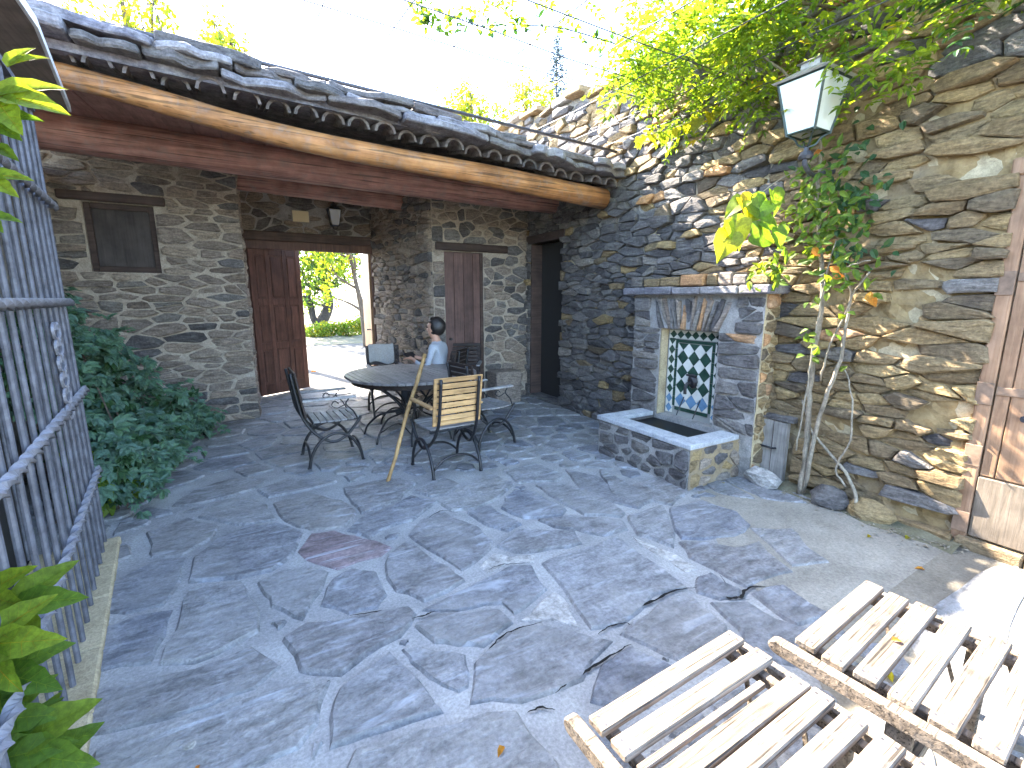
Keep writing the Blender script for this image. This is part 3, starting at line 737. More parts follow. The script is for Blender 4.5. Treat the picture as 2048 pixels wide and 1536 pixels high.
lay_stones(coursed(bx0, WX-.03, 0, bz, .17, .09, [], R2, 1.5), Pbs, None, FT, R2, .013, (.004, .02), 50, pick=lambda c, R: R.choice([M['stone_grey'], M['stone_pier'], M['stone_brown']]))
lay_stones(coursed(bx0, FXF, 0, bz, .17, .09, [], R2, 1.5), Pbn, None, FT, R2, .014, (.006, .018), 50, pick=lambda c, R: M['stone_grey'])
ri = MB().box(bx0-.02, bx0+.16, by0-.015, by1+.015, bz, .405).box(bx0+.162, FXF-.03, by0-.015, by0+.17, bz, .403).box(bx0+.162, FXF-.03, by1-.16, by1+.015, bz, .404)
ri.build('rim_slab', M['rim'], FT, .006)
MB().add([(bx0+.13, by0+.13, .33), (FXF+.2, by0+.13, .33), (FXF+.2, by1-.13, .33), (bx0+.13, by1-.13, .33)], [(0, 1, 2, 3)]).build('water', M['water'], FT)

# ================================================================== LEFT PIER OF THE PORCH (Y = 6.98)
PY = 6.98
LP = thing('stone_pier', 'thick pale rubble pier with small shuttered window, left of the main door', 'wall'); 
def Pp(s, z, d): return Vector((s, PY-d, z))
def Pret(s, z, d): return Vector((d, s, z))
win = (-1.5, -.86, 1.9, 2.66)
R3 = random.Random(5)
wall_face(-2.3, 0, -.02, 3.35, Pp, [win], M['mortar_pier'], LP, .08, .012)
wall_core(-2.3, 0, -.02, 3.35, Pp, [win], 1.9, M['mortar_pier'], LP)
wall_face(PY, 8.46, -.02, 3.4, Pret, [], M['mortar_pier'], LP, .08, .01)
lay_stones(coursed(-2.25, .015, 0, 3.2, .27, .08, [win, (-1.68, -.74, 2.6, 2.76)], R3), Pp, None, LP, R3, .011, (.006, .04), 230, pick=lambda c, R: M['stone_pier'] if R.random() < .8 else M['stone_grey'])
lay_stones(coursed(PY+.02, 8.44, 0, 3.2, .25, .1, [], R3), Pret, None, LP, R3, .011, (.004, .03), 40, pick=lambda c, R: M['stone_pier'])
MB().box(-1.69, -.74, PY-.05, PY+.3, 2.665, 2.76).build('window_lintel', M['dark_wood'], LP, .012)
w_ = MB().box(-1.5, -1.44, PY+.06, PY+.14, 1.9, 2.66).box(-.92, -.86, PY+.06, PY+.14, 1.9, 2.66).box(-1.44, -.92, PY+.06, PY+.14, 2.6, 2.66).box(-1.44, -.92, PY+.06, PY+.14, 1.9, 1.97).build('window', M['dark_wood'], LP, .005)
MB().box(-1.44, -.92, PY+.1, PY+.11, 1.97, 2.6).build('shutter', M['shutter'], w_)

# ================================================================== BACK WALL WITH THE MAIN DOORWAY (Y = 8.46)
BY = 8.46
BW = thing('gatehouse_wall', 'shaded rubble wall pierced by the open main doorway', 'wall')
def Pk(s, z, d): return Vector((s, BY-d, z))
hole = (0.0, 1.98, 0, 2.5)
wall_face(-.1, 2.3, -.02, 3.6, Pk, [hole], M['mortar_grey'], BW, .08, .012); wall_core(-.1, 2.3, -.02, 3.6, Pk, [hole], .32, M['mortar_grey'], BW)
lay_stones(coursed(-.05, 2.1, 2.64, 3.5, .24, .1, [(.74, .99, 2.81, 2.99)], R3), Pk, None, BW, R3, .011, (.006, .04), 80, pick=lambda c, R: M['stone_pier'] if R.random() < .5 else M['stone_grey'])
MB().box(-.06, 2.05, BY-.06, BY+.3, 2.5, 2.64).build('lintel', M['dark_wood'], BW, .012)
MB().box(0, 1.98, BY-.02, BY+.06, 2.37, 2.498).build('frame_head', M['door'], BW, .006)
MB().box(1.945, 1.98, BY-.02, BY+.1, 0, 2.44).build('frame_post', M['door'], BW, .006)
MB().box(0, .05, BY-.02, BY+.1, 0, 2.44).build('frame_post', M['door'], BW, .006)
pl = MB().box(.745, .985, BY-.05, BY-.03, 2.815, 2.985).build('plaque', M['plaque'], BW, .003)
def leaf_door(hx, ang, mA, mB, flip=1, L=.93, H=2.42):
    mt = Matrix.Translation((hx, BY+.04, 0)) @ Matrix.Rotation(ang, 4, 'Z')
    d = MB(); d.box(0, L, -.022, .022, .02, H, mt); d = d.build('door', mB, BW)
    xs = [0, .09, L/3-.035, L/3+.035, 2*L/3-.035, 2*L/3+.035, L-.09, L]
    zs = [.02, .2, .78, .88, 1.5, 1.6, H-.12, H]
    for k in (0, 2, 4, 6): MB().box(xs[k], xs[k+1], -.036, -.022, .02, H, mt).build('stile', mA, d, .004)
    for k in (0, 2, 4, 6):
        for j in (1, 3, 5): MB().box(xs[j]+.002, xs[j+1]-.002, -.035, -.022, zs[k], zs[k+1], mt).build('rail', mA, d, .004)
    for j in (1, 3, 5):
        for k in (1, 3, 5): MB().box(xs[j]+.025, xs[j+1]-.025, -.032, -.022, zs[k]+.03, zs[k+1]-.03, mt).build('panel', mA, d, .008)
    return d, mt
leaf_door(.05, math.radians(33), M['door'], M['door'])
d2, mt2 = leaf_door(1.93, math.radians(86), M['door_sunlit'], M['door_sunlit'])
MB().tube([mt2 @ Vector((.08, .03, 1.05)), mt2 @ Vector((.08, .09, 1.05)), mt2 @ Vector((.16, .09, 1.05))], .012, 6).build('handle', M['iron'], d2)

# side wall of the recess, then the wall with the inner brown door
SW = thing('house_corner', 'rough rubble house corner with the plank door, right of the main doorway', 'wall')
pa, pb = Vector((1.98, BY-.01, 0)), Vector((2.34, 6.5, 0)); ax = (pb-pa).normalized(); SL = (pb-pa).length; nn = Vector((ax.y, -ax.x, 0))
if nn.x > 0: nn = -nn
def Ps(s, z, d): v = pa+ax*s+nn*d; v.z = z; return v
wall_face(0, SL, -.02, 3.45, Ps, [], M['mortar_pier'], SW, .08, .014)
lay_stones(coursed(.02, SL+.01, 0, 3.4, .2, .068, [], R3), Ps, None, SW, R3, .007, (.005, .06), 190, pick=lambda c, R: M['stone_pier'] if R.random() < .75 else M['stone_grey'])
HY = 6.5
def Ph(s, z, d): return Vector((s, HY-d, z))
dh = (2.54, 3.17, 0, 2.28)
wall_face(2.36, 3.97, -.02, 3.2, Ph, [dh], M['mortar_pier'], SW, .08, .012)
MB().add([(1.97, BY+.0, -.02), (2.38, HY+.022, -.02), (3.9, HY+.3, -.02), (3.9, BY, -.02), (1.97, BY, 3.4), (2.38, HY+.022, 3.4), (3.9, HY+.3, 3.4), (3.9, BY, 3.4)], [(0, 1, 5, 4), (1, 2, 6, 5), (2, 3, 7, 6), (3, 0, 4, 7)]).build('wall_core', M['mortar_pier'], SW)
lay_stones(coursed(2.36, 3.95, 0, 3.1, .2, .1, [dh, (2.4, 3.58, 2.26, 2.4)], R3), Ph, None, SW, R3, .011, (.006, .045), 190, pick=lambda c, R: M['stone_pier'] if R.random() < .7 else M['stone_grey'])
MB().box(2.4, 3.58, HY-.06, HY+.1, 2.29, 2.4).build('lintel', M['dark_wood'], SW, .014)
dm = MB().box(2.54, 3.17, HY+.05, HY+.09, .02, 2.28).build('door', M['door_mid'], SW)
for k in range(4): MB().box(2.545+.155*k, 2.695+.155*k, HY+.025, HY+.05, .03, 2.27).build('plank', M['door_mid'], dm, .004)
MB().box(3.12, 3.168, HY-.0, HY+.024, .0, 2.28).build('door_frame', M['dark_wood'], SW, .004)
MB().tube([(2.62, HY+.03, 1.0), (2.62, HY-.02, 1.0)], .02, 8).build('knob', M['iron'], dm)
bn = thing('stone_block', 'low brown stone block on the floor against the house corner', 'stone block')
MB().box(3.18, 3.62, HY-.42, HY-.06, 0, .5).build('block', M['stone_pier'], bn, .03, seg=2)

# ================================================================== PORCH ROOF
PR = thing('porch_roof', 'rustic porch roof with log beams, clay tiles and slate slabs', 'roof')
R4 = random.Random(9)
def ztile(x): return 3.20-(x+.94)*.057
def logtube(pts, r0, r1, m, name, n=14, amp=.008):
    P_ = smooth_path(pts, 6); k = len(P_); rs = [r0+(r1-r0)*i/(k-1)+R4.uniform(-amp, amp)*.4 for i in range(k)]
    return MB().tube(P_, rs, n).build(name, m, PR, smooth=True)
logtube([(-1.9, 4.55, 3.13), (-.95, 4.55, 3.105), (.5, 4.55, 2.925), (2.2, 4.55, 2.86), (3.86, 4.57, 2.785)], .06, .118, M['log'], 'log_beam')
logtube([(-2.0, 5.75, 3.06), (.6, 5.75, 3.01), (3.97, 5.75, 2.97)], .17, .17, M['beam'], 'log_beam')
logtube([(-.05, 7.3, 3.13), (1, 7.3, 3.1), (2.2, 7.3, 3.06)], .13, .13, M['beam'], 'log_beam')
x = -2.2
while x < 3.95:
    w = R4.uniform(.16, .24); x1 = min(x+w, 3.96)
    vs = []
    for y in (4.68, 8.46):
        z = 3.0+(y-4.45)*.115-(x*.03 if y < 5 else 0)+R4.uniform(-.006, .006)
        vs += [(x+.003, y, z), (x1-.003, y, z), (x1-.003, y, z+.03), (x+.003, y, z+.03)]
    MB().add(vs, [(0, 1, 5, 4), (1, 2, 6, 5), (2, 3, 7, 6), (3, 0, 4, 7), (3, 2, 1, 0), (4, 5, 6, 7)]).build('ceiling_board', M['board'], PR); x += w
MB().add([(-2.3, 4.36, 3.3), (3.96, 4.36, 3.08), (3.96, 8.8, 3.72), (-2.3, 8.8, 3.9), (-2.3, 4.36, 3.24), (3.96, 4.36, 3.03), (3.96, 8.8, 3.6), (-2.3, 8.8, 3.7)], [(0, 1, 2, 3), (7, 6, 5, 4), (0, 4, 5, 1), (2, 6, 7, 3), (0, 3, 7, 4), (1, 5, 6, 2)]).build('roof_deck', M['roof_slate'], PR)
x = -1.6
while x < 3.85:                                  # barrel tiles at the eave
    z = ztile(x)-.04; r = R4.uniform(.085, .1); y0 = 4.4+R4.uniform(-.05, .05); mb = MB(); k = 7
    for y, dz in ((y0, 0), (y0+.42, .1)):
        for rr in (r, r-.022):
            for i in range(k): a = PI*i/(k-1); mb.v.append((x+rr*math.cos(a), y, z+dz+rr*math.sin(a)))
    for i in range(k-1):
        mb.f += [(i, i+1, 2*k+i+1, 2*k+i), (k+i+1, k+i, 3*k+i, 3*k+i+1), (i+1, i, k+i, k+i+1)]
    mb.build('tile', M['clay'], PR); x += R4.uniform(.2, .235)
def slab(x0, x1, yf, z, h, dep, m):
    n_ = 5; mb = MB(); fr = []
    top = []
    for i in range(n_+1):
        x = x0+(x1-x0)*i/n_; fr.append((x, yf+R4.uniform(-.045, .045), z+R4.uniform(-.012, .012)-(x-x0)*.057))
    poly = fr+[(x1, yf+dep, z+.03-(x1-x0)*.057), (x0, yf+dep, z+.03)]
    mb.prism(poly, (0, .01, h)); return mb.build('slate_slab', m, PR, min(.012, h*.3))
for course, (dz, h, yf) in enumerate(((.05, .065, 4.25), (.115, .06, 4.27), (.175, .07, 4.33))):
    x = -2.0+course*.1
    while x < 3.92:
        L = R4.uniform(.35, .85); x1 = min(x+L, 3.95); zz = ztile(x)+dz-(.05 if x > 2.6 and course == 2 else 0)
        slab(x+.006, x1-.006, yf+R4.uniform(-.06, .05), zz+R4.uniform(-.008, .014), h*R4.uniform(.7, 1.35), R4.uniform(.5, .7), R4.choice([M['roof_slate'], M['roof_slate'], M['clay'], M['stone_grey']])); x += L
for i in range(55):                              # slates lying up the slope
    x = R4.uniform(-2, 3.8); y = R4.uniform(4.75, 6.4); L = R4.uniform(.2, .45); z = 3.27-(x+2.3)*.036+(y-4.36)*.142
    q = [(x+L*.6*math.cos(a)*R4.uniform(.8, 1.1), y+L*.45*math.sin(a)*R4.uniform(.8, 1.1), z+L*.45*math.sin(a)*.142+.0) for a in [2*PI*j/7 for j in range(7)]]
    MB().prism(q, (0, 0, R4.uniform(.03, .07))).build('slate_slab', M['roof_slate'], PR, .006)
# ragged ridge wall behind the porch roof
RD = thing('ridge_wall', 'ragged weathered stone ridge above the porch roof', 'wall')
sil = [(-2.4, 4.42), (-1.2, 4.36), (-.3, 4.16), (.5, 4.1), (.72, 4.02), (.9, 4.06), (1.15, 4.08), (1.45, 4.0), (1.72, 4.06), (1.95, 4.1), (2.1, 4.02), (2.35, 3.98), (2.6, 4.02), (2.9, 3.98), (3.2, 3.9), (3.55, 3.82), (3.96, 3.7)]
def ridge(x):
    for (a, za), (b, zb) in zip(sil, sil[1:]):
        if a <= x <= b: return za+(zb-za)*(x-a)/(b-a)
    return sil[-1][1]
def Prd(s, z, d): return Vector((s, 6.6-d, z))
wall_face(-2.4, 3.96, 3.4, 4.45, Prd, [], M['mortar_grey'], RD, .08, .02, ridge); wall_core(-2.4, 3.96, 3.4, 4.45, Prd, [], .4, M['mortar_grey'], RD, ridge)
lay_stones([p for p in coursed(-2.3, 3.9, 3.4, 4.5, .34, .14, [], R4) if centroid(p)[1] < ridge(centroid(p)[0])+.01], Prd, None, RD, R4, .008, (.01, .06), 130, pick=lambda c, R: R.choice([M['roof_slate'], M['stone_pier'], M['roof_slate']]))

# ================================================================== PERGOLA PIPE AND WIRES
PG = thing('pergola_frame', 'thin iron pergola pipe with a grid of wires over the courtyard', 'pergola')
MB().tube([(-1.9, 4.42, 3.475), (3.96, 4.44, 3.29)], .017, 8).build('pipe', M['pipe'], PG, smooth=True)
for a, b in (((1.54, 4.44, 3.35), (1.28, 4.75, 3.3)), ((1.54, 4.44, 3.35), (1.9, 4.75, 3.27))): MB().tube([a, b], .011, 6).build('brace', M['pipe'], PG)
def zp(x): return 3.475-(x+1.9)*.0316
for x, dx in ((-.35, .1), (.15, .12), (.52, .35), (.95, .4), (1.36, .45), (1.8, .35), (2.3, .3), (2.8, .2), (3.3, .1), (3.72, .04)):
    pts = [(x+dx*t+R4.uniform(-.008, .008)*(0 < t < 1), 4.42-5.9*t, zp(x)+.02-.05*math.sin(PI*t)+R4.uniform(-.006, .006)) for t in [i/10 for i in range(11)]]
    MB().tube(pts, .0042, 5).build('wire', M['pipe'], PG)
    MB().tube([(x, 4.42, zp(x)+.02), (x, 4.46, zp(x)+.005), (x, 4.45, zp(x)-.02), (x, 4.42, zp(x)+.02)], .003, 5).build('wire_tie', M['steel'], PG)
for y0, y1 in ((3.3, 3.35), (2.9, 3.15), (2.55, 2.7)):
    pts = [(-1.9+5.85*t, y0+(y1-y0)*t+R4.uniform(-.012, .012), 3.36-.02*math.sin(PI*t)+R4.uniform(-.008, .008)) for t in [i/10 for i in range(11)]]
    MB().tube(pts, .0042, 5).build('wire', M['pipe'], PG)

# ================================================================== LEFT HOUSE AND WINDOW GRILLE
LH = thing('left_house', 'dark house side wall with board eave behind the iron grille', 'building')
MB().box(-2.4, -1.9, -1.5, 6.96, -.02, 3.0).build('wall', M['mortar_grey'], LH)
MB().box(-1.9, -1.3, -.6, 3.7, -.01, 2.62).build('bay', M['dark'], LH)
ev = MB().add([(-2.4, -1.2, 2.93), (-.25, -1.2, 2.93), (-.80, 3.55, 2.93), (-1.0, 4.75, 2.93), (-2.4, 4.75, 2.93)] , [(4, 3, 2, 1, 0)]); 
ev = MB().prism([(-2.4, -1.2, 2.93), (-.62, -1.2, 2.93), (-.80, 3.4, 2.93), (-1.0, 4.72, 2.93), (-2.4, 4.72, 2.93)], (0, 0, .03)).build('eave_board', M['grey_wood'], LH)
ev.data.materials[0] = woodmat('eave_wood', [(.16, .12, .095), (.23, .175, .14), (.28, .22, .18)], 1, 2, .8)
MB().prism([(-.62, -1.2, 2.925), (-.80, 3.4, 2.925), (-1.0, 4.72, 2.925), (-.985, 4.725, 2.925), (-.785, 3.4, 2.925), (-.6, -1.2, 2.925)], (0, 0, .05)).build('eave_edge', M['white'], LH)
GR = thing('window_grille', 'tall blue grey iron window grille with twisted straps', 'grille')
GX = -.95
for i in range(19):
    y = 3.71-i*.158
    MB().tube([(GX, y, .04), (GX, y, 2.62)], .0108, 8).build('bar', M['steel'], GR)
for i in range(4): MB().tube([(GX-.08-.09*i, 3.71, .04), (GX-.08-.09*i, 3.71, 2.62)], .0108, 8).build('bar', M['steel'], GR)
def twisted(y0, y1, z, x=None):
    n_ = int(abs(y1-y0)/.016); mb = MB()
    for i in range(n_+1):
        y = y0+(y1-y0)*i/n_; a = i*.42
        for k in range(4): q = a+k*PI/2; rr = .024 if k % 2 else .010; mb.v.append((GX+.03+rr*math.cos(q), y, z+rr*math.sin(q)))
    for i in range(n_):
        for k in range(4): mb.f.append((i*4+k, i*4+(k+1) % 4, i*4+4+(k+1) % 4, i*4+4+k))
    return mb.build('twisted_strap', M['ornament'], GR)
for z in (.53, 1.05, 1.58, 2.12): twisted(3.74, .75, z)
MB().box(GX-.02, GX+.02, .7, 3.73, 2.62, 2.65).build('top_rail', M['steel'], GR)
ro = MB()
for k in range(6):
    z = 1.04+.08*k
    for a in (-1, 1): ro.tube(smooth_path([(GX+.03, 3.08, z-.04), (GX+.03, 3.08+a*.07, z-.02), (GX+.03, 3.08+a*.085, z+.02), (GX+.03, 3.08+a*.035, z+.04), (GX+.03, 3.08+a*.03, z+.01)], 3), .009, 5)
ro.build('ornament', M['ornament'], GR)
def swing(o, ang=math.radians(7.5), p=Vector((-.95, 3.72, 0))):
    Rm = Matrix.Rotation(ang, 3, 'Z'); o.rotation_euler = (0, 0, ang); o.location = p-Rm @ p
swing(GR)
sill = thing('grille_sill', 'narrow pale stone sill under the iron grille', 'sill')
y = .6
while y < 3.74:
    L = min(R4.uniform(.35, .6), 3.76-y); MB().box(-1.3, -.875, y+.003, y+L-.003, -.01, .04+R4.uniform(-.006, .006)).build('sill_stone', M['mortar_tan'], sill, .01); y += L
swing(sill)

# ================================================================== GARDEN TABLE AND CHAIRS
TB = thing('garden_table', 'big round slatted wooden table on black iron legs in the porch', 'table', (1.63, 5.3, 0), math.radians(4))
r = .765; ws = .068
for i in range(-12, 12):
    x0, x1 = i*ws+.003, (i+1)*ws-.003; n_ = 3
    if min(abs(x0), abs(x1)) >= r-.02: continue
    x0, x1 = max(x0, -r+.004), min(x1, r-.004)
    up = [(x, math.sqrt(r*r-x*x)) for x in [x0+(x1-x0)*k/n_ for k in range(n_+1)]]
    poly = [(a, -b, .712) for a, b in up]+[(a, b, .712) for a, b in reversed(up)]
    MB().prism(poly, (0, 0, .028)).build('slat', M['teak_table'], TB, .003)
MB().lathe([(.0, .708), (.045, .708), (.045, .7405), (.03, .7415), (0, .7415)], n=12).build('parasol_hole', M['iron'], TB)  # black disc drawn for the parasol hole, its darkness painted on
ap = MB(); k = 40
for rr, z in ((.69, .65), (.69, .711), (.665, .711), (.665, .65)):
    for i in range(k): ap.v.append((rr*math.cos(2*PI*i/k), rr*math.sin(2*PI*i/k), z))
for j in range(4):
    for i in range(k): ap.f.append((j*k+i, j*k+(i+1) % k, ((j+1) % 4)*k+(i+1) % k, ((j+1) % 4)*k+i))
ap.build('apron', M['teak_shaded'], TB)
for q in range(4):
    a = PI/4+q*PI/2; c, s_ = math.cos(a), math.sin(a); w = .16
    def L3(u, v, z): return (c*u-s_*v, s_*u+c*v, z)
    lg = MB()
    for sd in (-1, 1):
        lg.tube(smooth_path([L3(.58, sd*w, .69), L3(.4, sd*w*.9, .58), L3(.2, sd*w*.6, .42), L3(.13, sd*w*.4, .3), L3(.2, sd*w*.6, .27), L3(.36, sd*w, .24), L3(.5, sd*w*1.2, .12), L3(.55, sd*w*1.3, .0)], 4), .012, 6)
    lg.tube(smooth_path([L3(.5, -w*1.2, .12), L3(.42, 0, .22), L3(.5, w*1.2, .12)], 5), .009, 6)
    lg.build('leg', M['iron'], TB, smooth=True)
MB().tube([(0, -.3, .31), (0, .3, .31)], .01, 6).tube([(-.3, 0, .305), (.3, 0, .305)], .01, 6).build('brace', M['iron'], TB)

def make_chair(name, label, seatm, backm, framem):
    t = thing(name, label, 'chair')
    hw = .235
    for sx in (-1, 1):
        x = sx*hw; f = MB()
        f.tube(smooth_path([(sx*.185, -.36, .925), (sx*.185, -.325, .7), (sx*.19, -.285, .5), (sx*.21, -.18, .33), (x, -.04, .245), (x, .09, .29), (x, .19, .4), (x, .235, .46)], 5), .0145, 8)
        f.build('back_upright', M['iron'], t, smooth=True)
        f = MB().tube(smooth_path([(x*1.02, -.27, 0), (x*1.02, -.235, .14), (x*1.02, -.15, .265), (x*1.02, -.02, .325), (x*1.02, .11, .28), (x*1.02, .2, .15), (x*1.02, .235, 0)], 5), .0145, 8)
        for y in (-.27, .235): f.lathe([(.012, .0), (.018, .003), (.018, .02), (.012, .024)], (x*1.02, y, 0), 8)
        f.build('leg_arch', M['iron'], t, smooth=True)
        MB().box(x-.026, x+.026, -.285, .2, .655, .677).build('armrest', framem, t, .005)
        f = MB().tube(smooth_path([(x, .2, .45), (x*1.04, .16, .53), (x*1.02, .1, .6), (x, .13, .65)], 4), .007, 6)
        f.tube(smooth_path([(x, .1, .6), (x, .02, .57), (x, -.03, .6), (x, .0, .64), (x, .035, .61)], 4), .005, 6).build('arm_scroll', M['iron'], t, smooth=True)
    for y, z in ((-.25, .09), (.22, .08)):
        MB().tube(smooth_path([(-hw, y, z), (-hw*.55, y*1.0, z+.085), (0, y, z+.11), (hw*.55, y, z+.085), (hw, y, z)], 4), .0115, 6).build('stretcher', M['iron'], t, smooth=True)
    sf = MB()
    for sx in (-1, 1): sf.tube([(sx*.205, -.2, .432), (sx*.205, .225, .437)], .009, 6)
    sf.tube([(-.235, -.2, .43), (.235, -.2, .43)], .009, 6).tube([(-.235, .22, .437), (.235, .22, .437)], .009, 6).build('seat_frame', M['iron'], t)
    for i in range(7):
        y = -.2+i*.063; dz = -.01*math.sin(PI*i/6)
        MB().box(-.225, .225, y, y+.054, .442+dz, .458+dz).build('seat_slat', seatm, t, .004)
    def bk(z): return -.27-(z-.52)*.15
    for i in range(6):
        z = .545+i*.058
        MB().prism([(-.205, bk(z)-.004, z), (.205, bk(z)-.004, z), (.205, bk(z+.046)-.004, z+.046), (-.205, bk(z+.046)-.004, z+.046)], (0, .014, 0)).build('back_slat', backm, t, .003)
    for z in (.5, .893): MB().prism([(-.236, bk(z)-.006, z), (.236, bk(z)-.006, z), (.236, bk(z+.042)-.006, z+.042), (-.236, bk(z+.042)-.006, z+.042)], (0, .02, 0)).build('back_rail', framem, t, .004)
    for sx in (-1, 1): MB().prism([(sx*.205, bk(.54)-.005, .542), (sx*.236, bk(.54)-.005, .542), (sx*.236, bk(.89)-.005, .892), (sx*.205, bk(.89)-.005, .892)], (0, .018, 0)).build('back_stile', framem, t, .003)
    return t
G = 'folding garden armchairs round the table'
ch = make_chair('garden_chair', 'light wooden armchair seen from behind, nearest to us at the table', M['teak_grey'], M['teak'], M['teak'])
ch['group'] = G; ch.location = (1.52, 3.99, 0); ch.rotation_euler.z = math.radians(4)
def chair2(loc, rz, label, dark=False):
    c = copy_tree(ch); c.location = loc; c.rotation_euler.z = rz; c['label'] = label
    if dark:
        for o in c.children:
            b = o.name.split('.')[0]
            if b in ('back_slat', 'back_rail', 'back_stile'):
                o.data = o.data.copy(); o.data.materials[0] = M['teak_shaded']
            if b == 'armrest': o.data = o.data.copy(); o.data.materials[0] = M['teak_grey']
    return c
chair2((.63, 4.8, 0), math.radians(-88), 'armchair with dark slatted back seen side-on, left of the table', True)
chair2((2.2, 4.5, 0), math.radians(-80), 'armchair turned away, mostly hidden behind the light backed chair', True)
chair2((1.62, 6.42, 0), math.radians(176), 'dark backed chair with a grey towel over it, behind the table', True)
chair2((2.21, 5.93, 0), math.radians(48), 'chair on which the person in pale blue sits', True)
chair2((2.66, 6.16, 0), math.radians(150), 'dark backed empty chair standing before the brown plank door', True)
# towel over the back
tw = MB(); cols = 12; prof = [(-.055, .62), (-.05, .75), (-.04, .88), (-.022, .945), (.0, .962), (.025, .945), (.04, .88), (.05, .78), (.058, .68)]
base = Matrix.Translation((1.58, 6.42, 0)) @ Matrix.Rotation(math.radians(176), 4, 'Z')
for j in range(cols+1):
    u = j/cols; x = -.2+.36*u
    for i, (y, z) in enumerate(prof):
        wv = .012*math.sin(u*15+i*.4)+.008*noise.noise(Vector((u*5, i*.6, 1)))
        zz = z-.03*math.sin(u*PI*2)*(abs(i-4)/4); tw.v.append(tuple(base @ Vector((x, -.327+y+wv*(abs(i-4)/4), zz))))
m_ = len(prof)
for j in range(cols):
    for i in range(m_-1): tw.f.append((j*m_+i, (j+1)*m_+i, (j+1)*m_+i+1, j*m_+i+1))
o = tw.build('towel', M['towel'], smooth=True); tag(o, 'grey towel draped over a dark chair back behind the table', 'towel')
md = o.modifiers.new('thick', 'SOLIDIFY'); md.thickness = .012; md = o.modifiers.new('sub', 'SUBSURF'); md.levels = 1; md.render_levels = 1

# walking stick leaning on the table
a = atZ(775, 966, 0); b = atY(849, 709, 4.5); P_ = []
for i in range(12):
    t = i/11; p = a.lerp(b, t); P_.append(p+Vector((math.sin(t*9)*.006+rnd.uniform(-.003, .003), 0, 0)))
st = MB().tube(P_, [.016+.003*(i % 3 == 0)+.004*i/11 for i in range(12)], 8)
st.tube([P_[2], P_[2]+Vector((.02, -.01, .02))], [.008, .004], 5).tube([P_[7], P_[7]+Vector((-.015, -.015, .02))], [.008, .004], 5)
o = st.build('walking_stick', M['cane'], smooth=True); tag(o, 'knotty wooden walking stick leaning on the round table', 'walking stick')

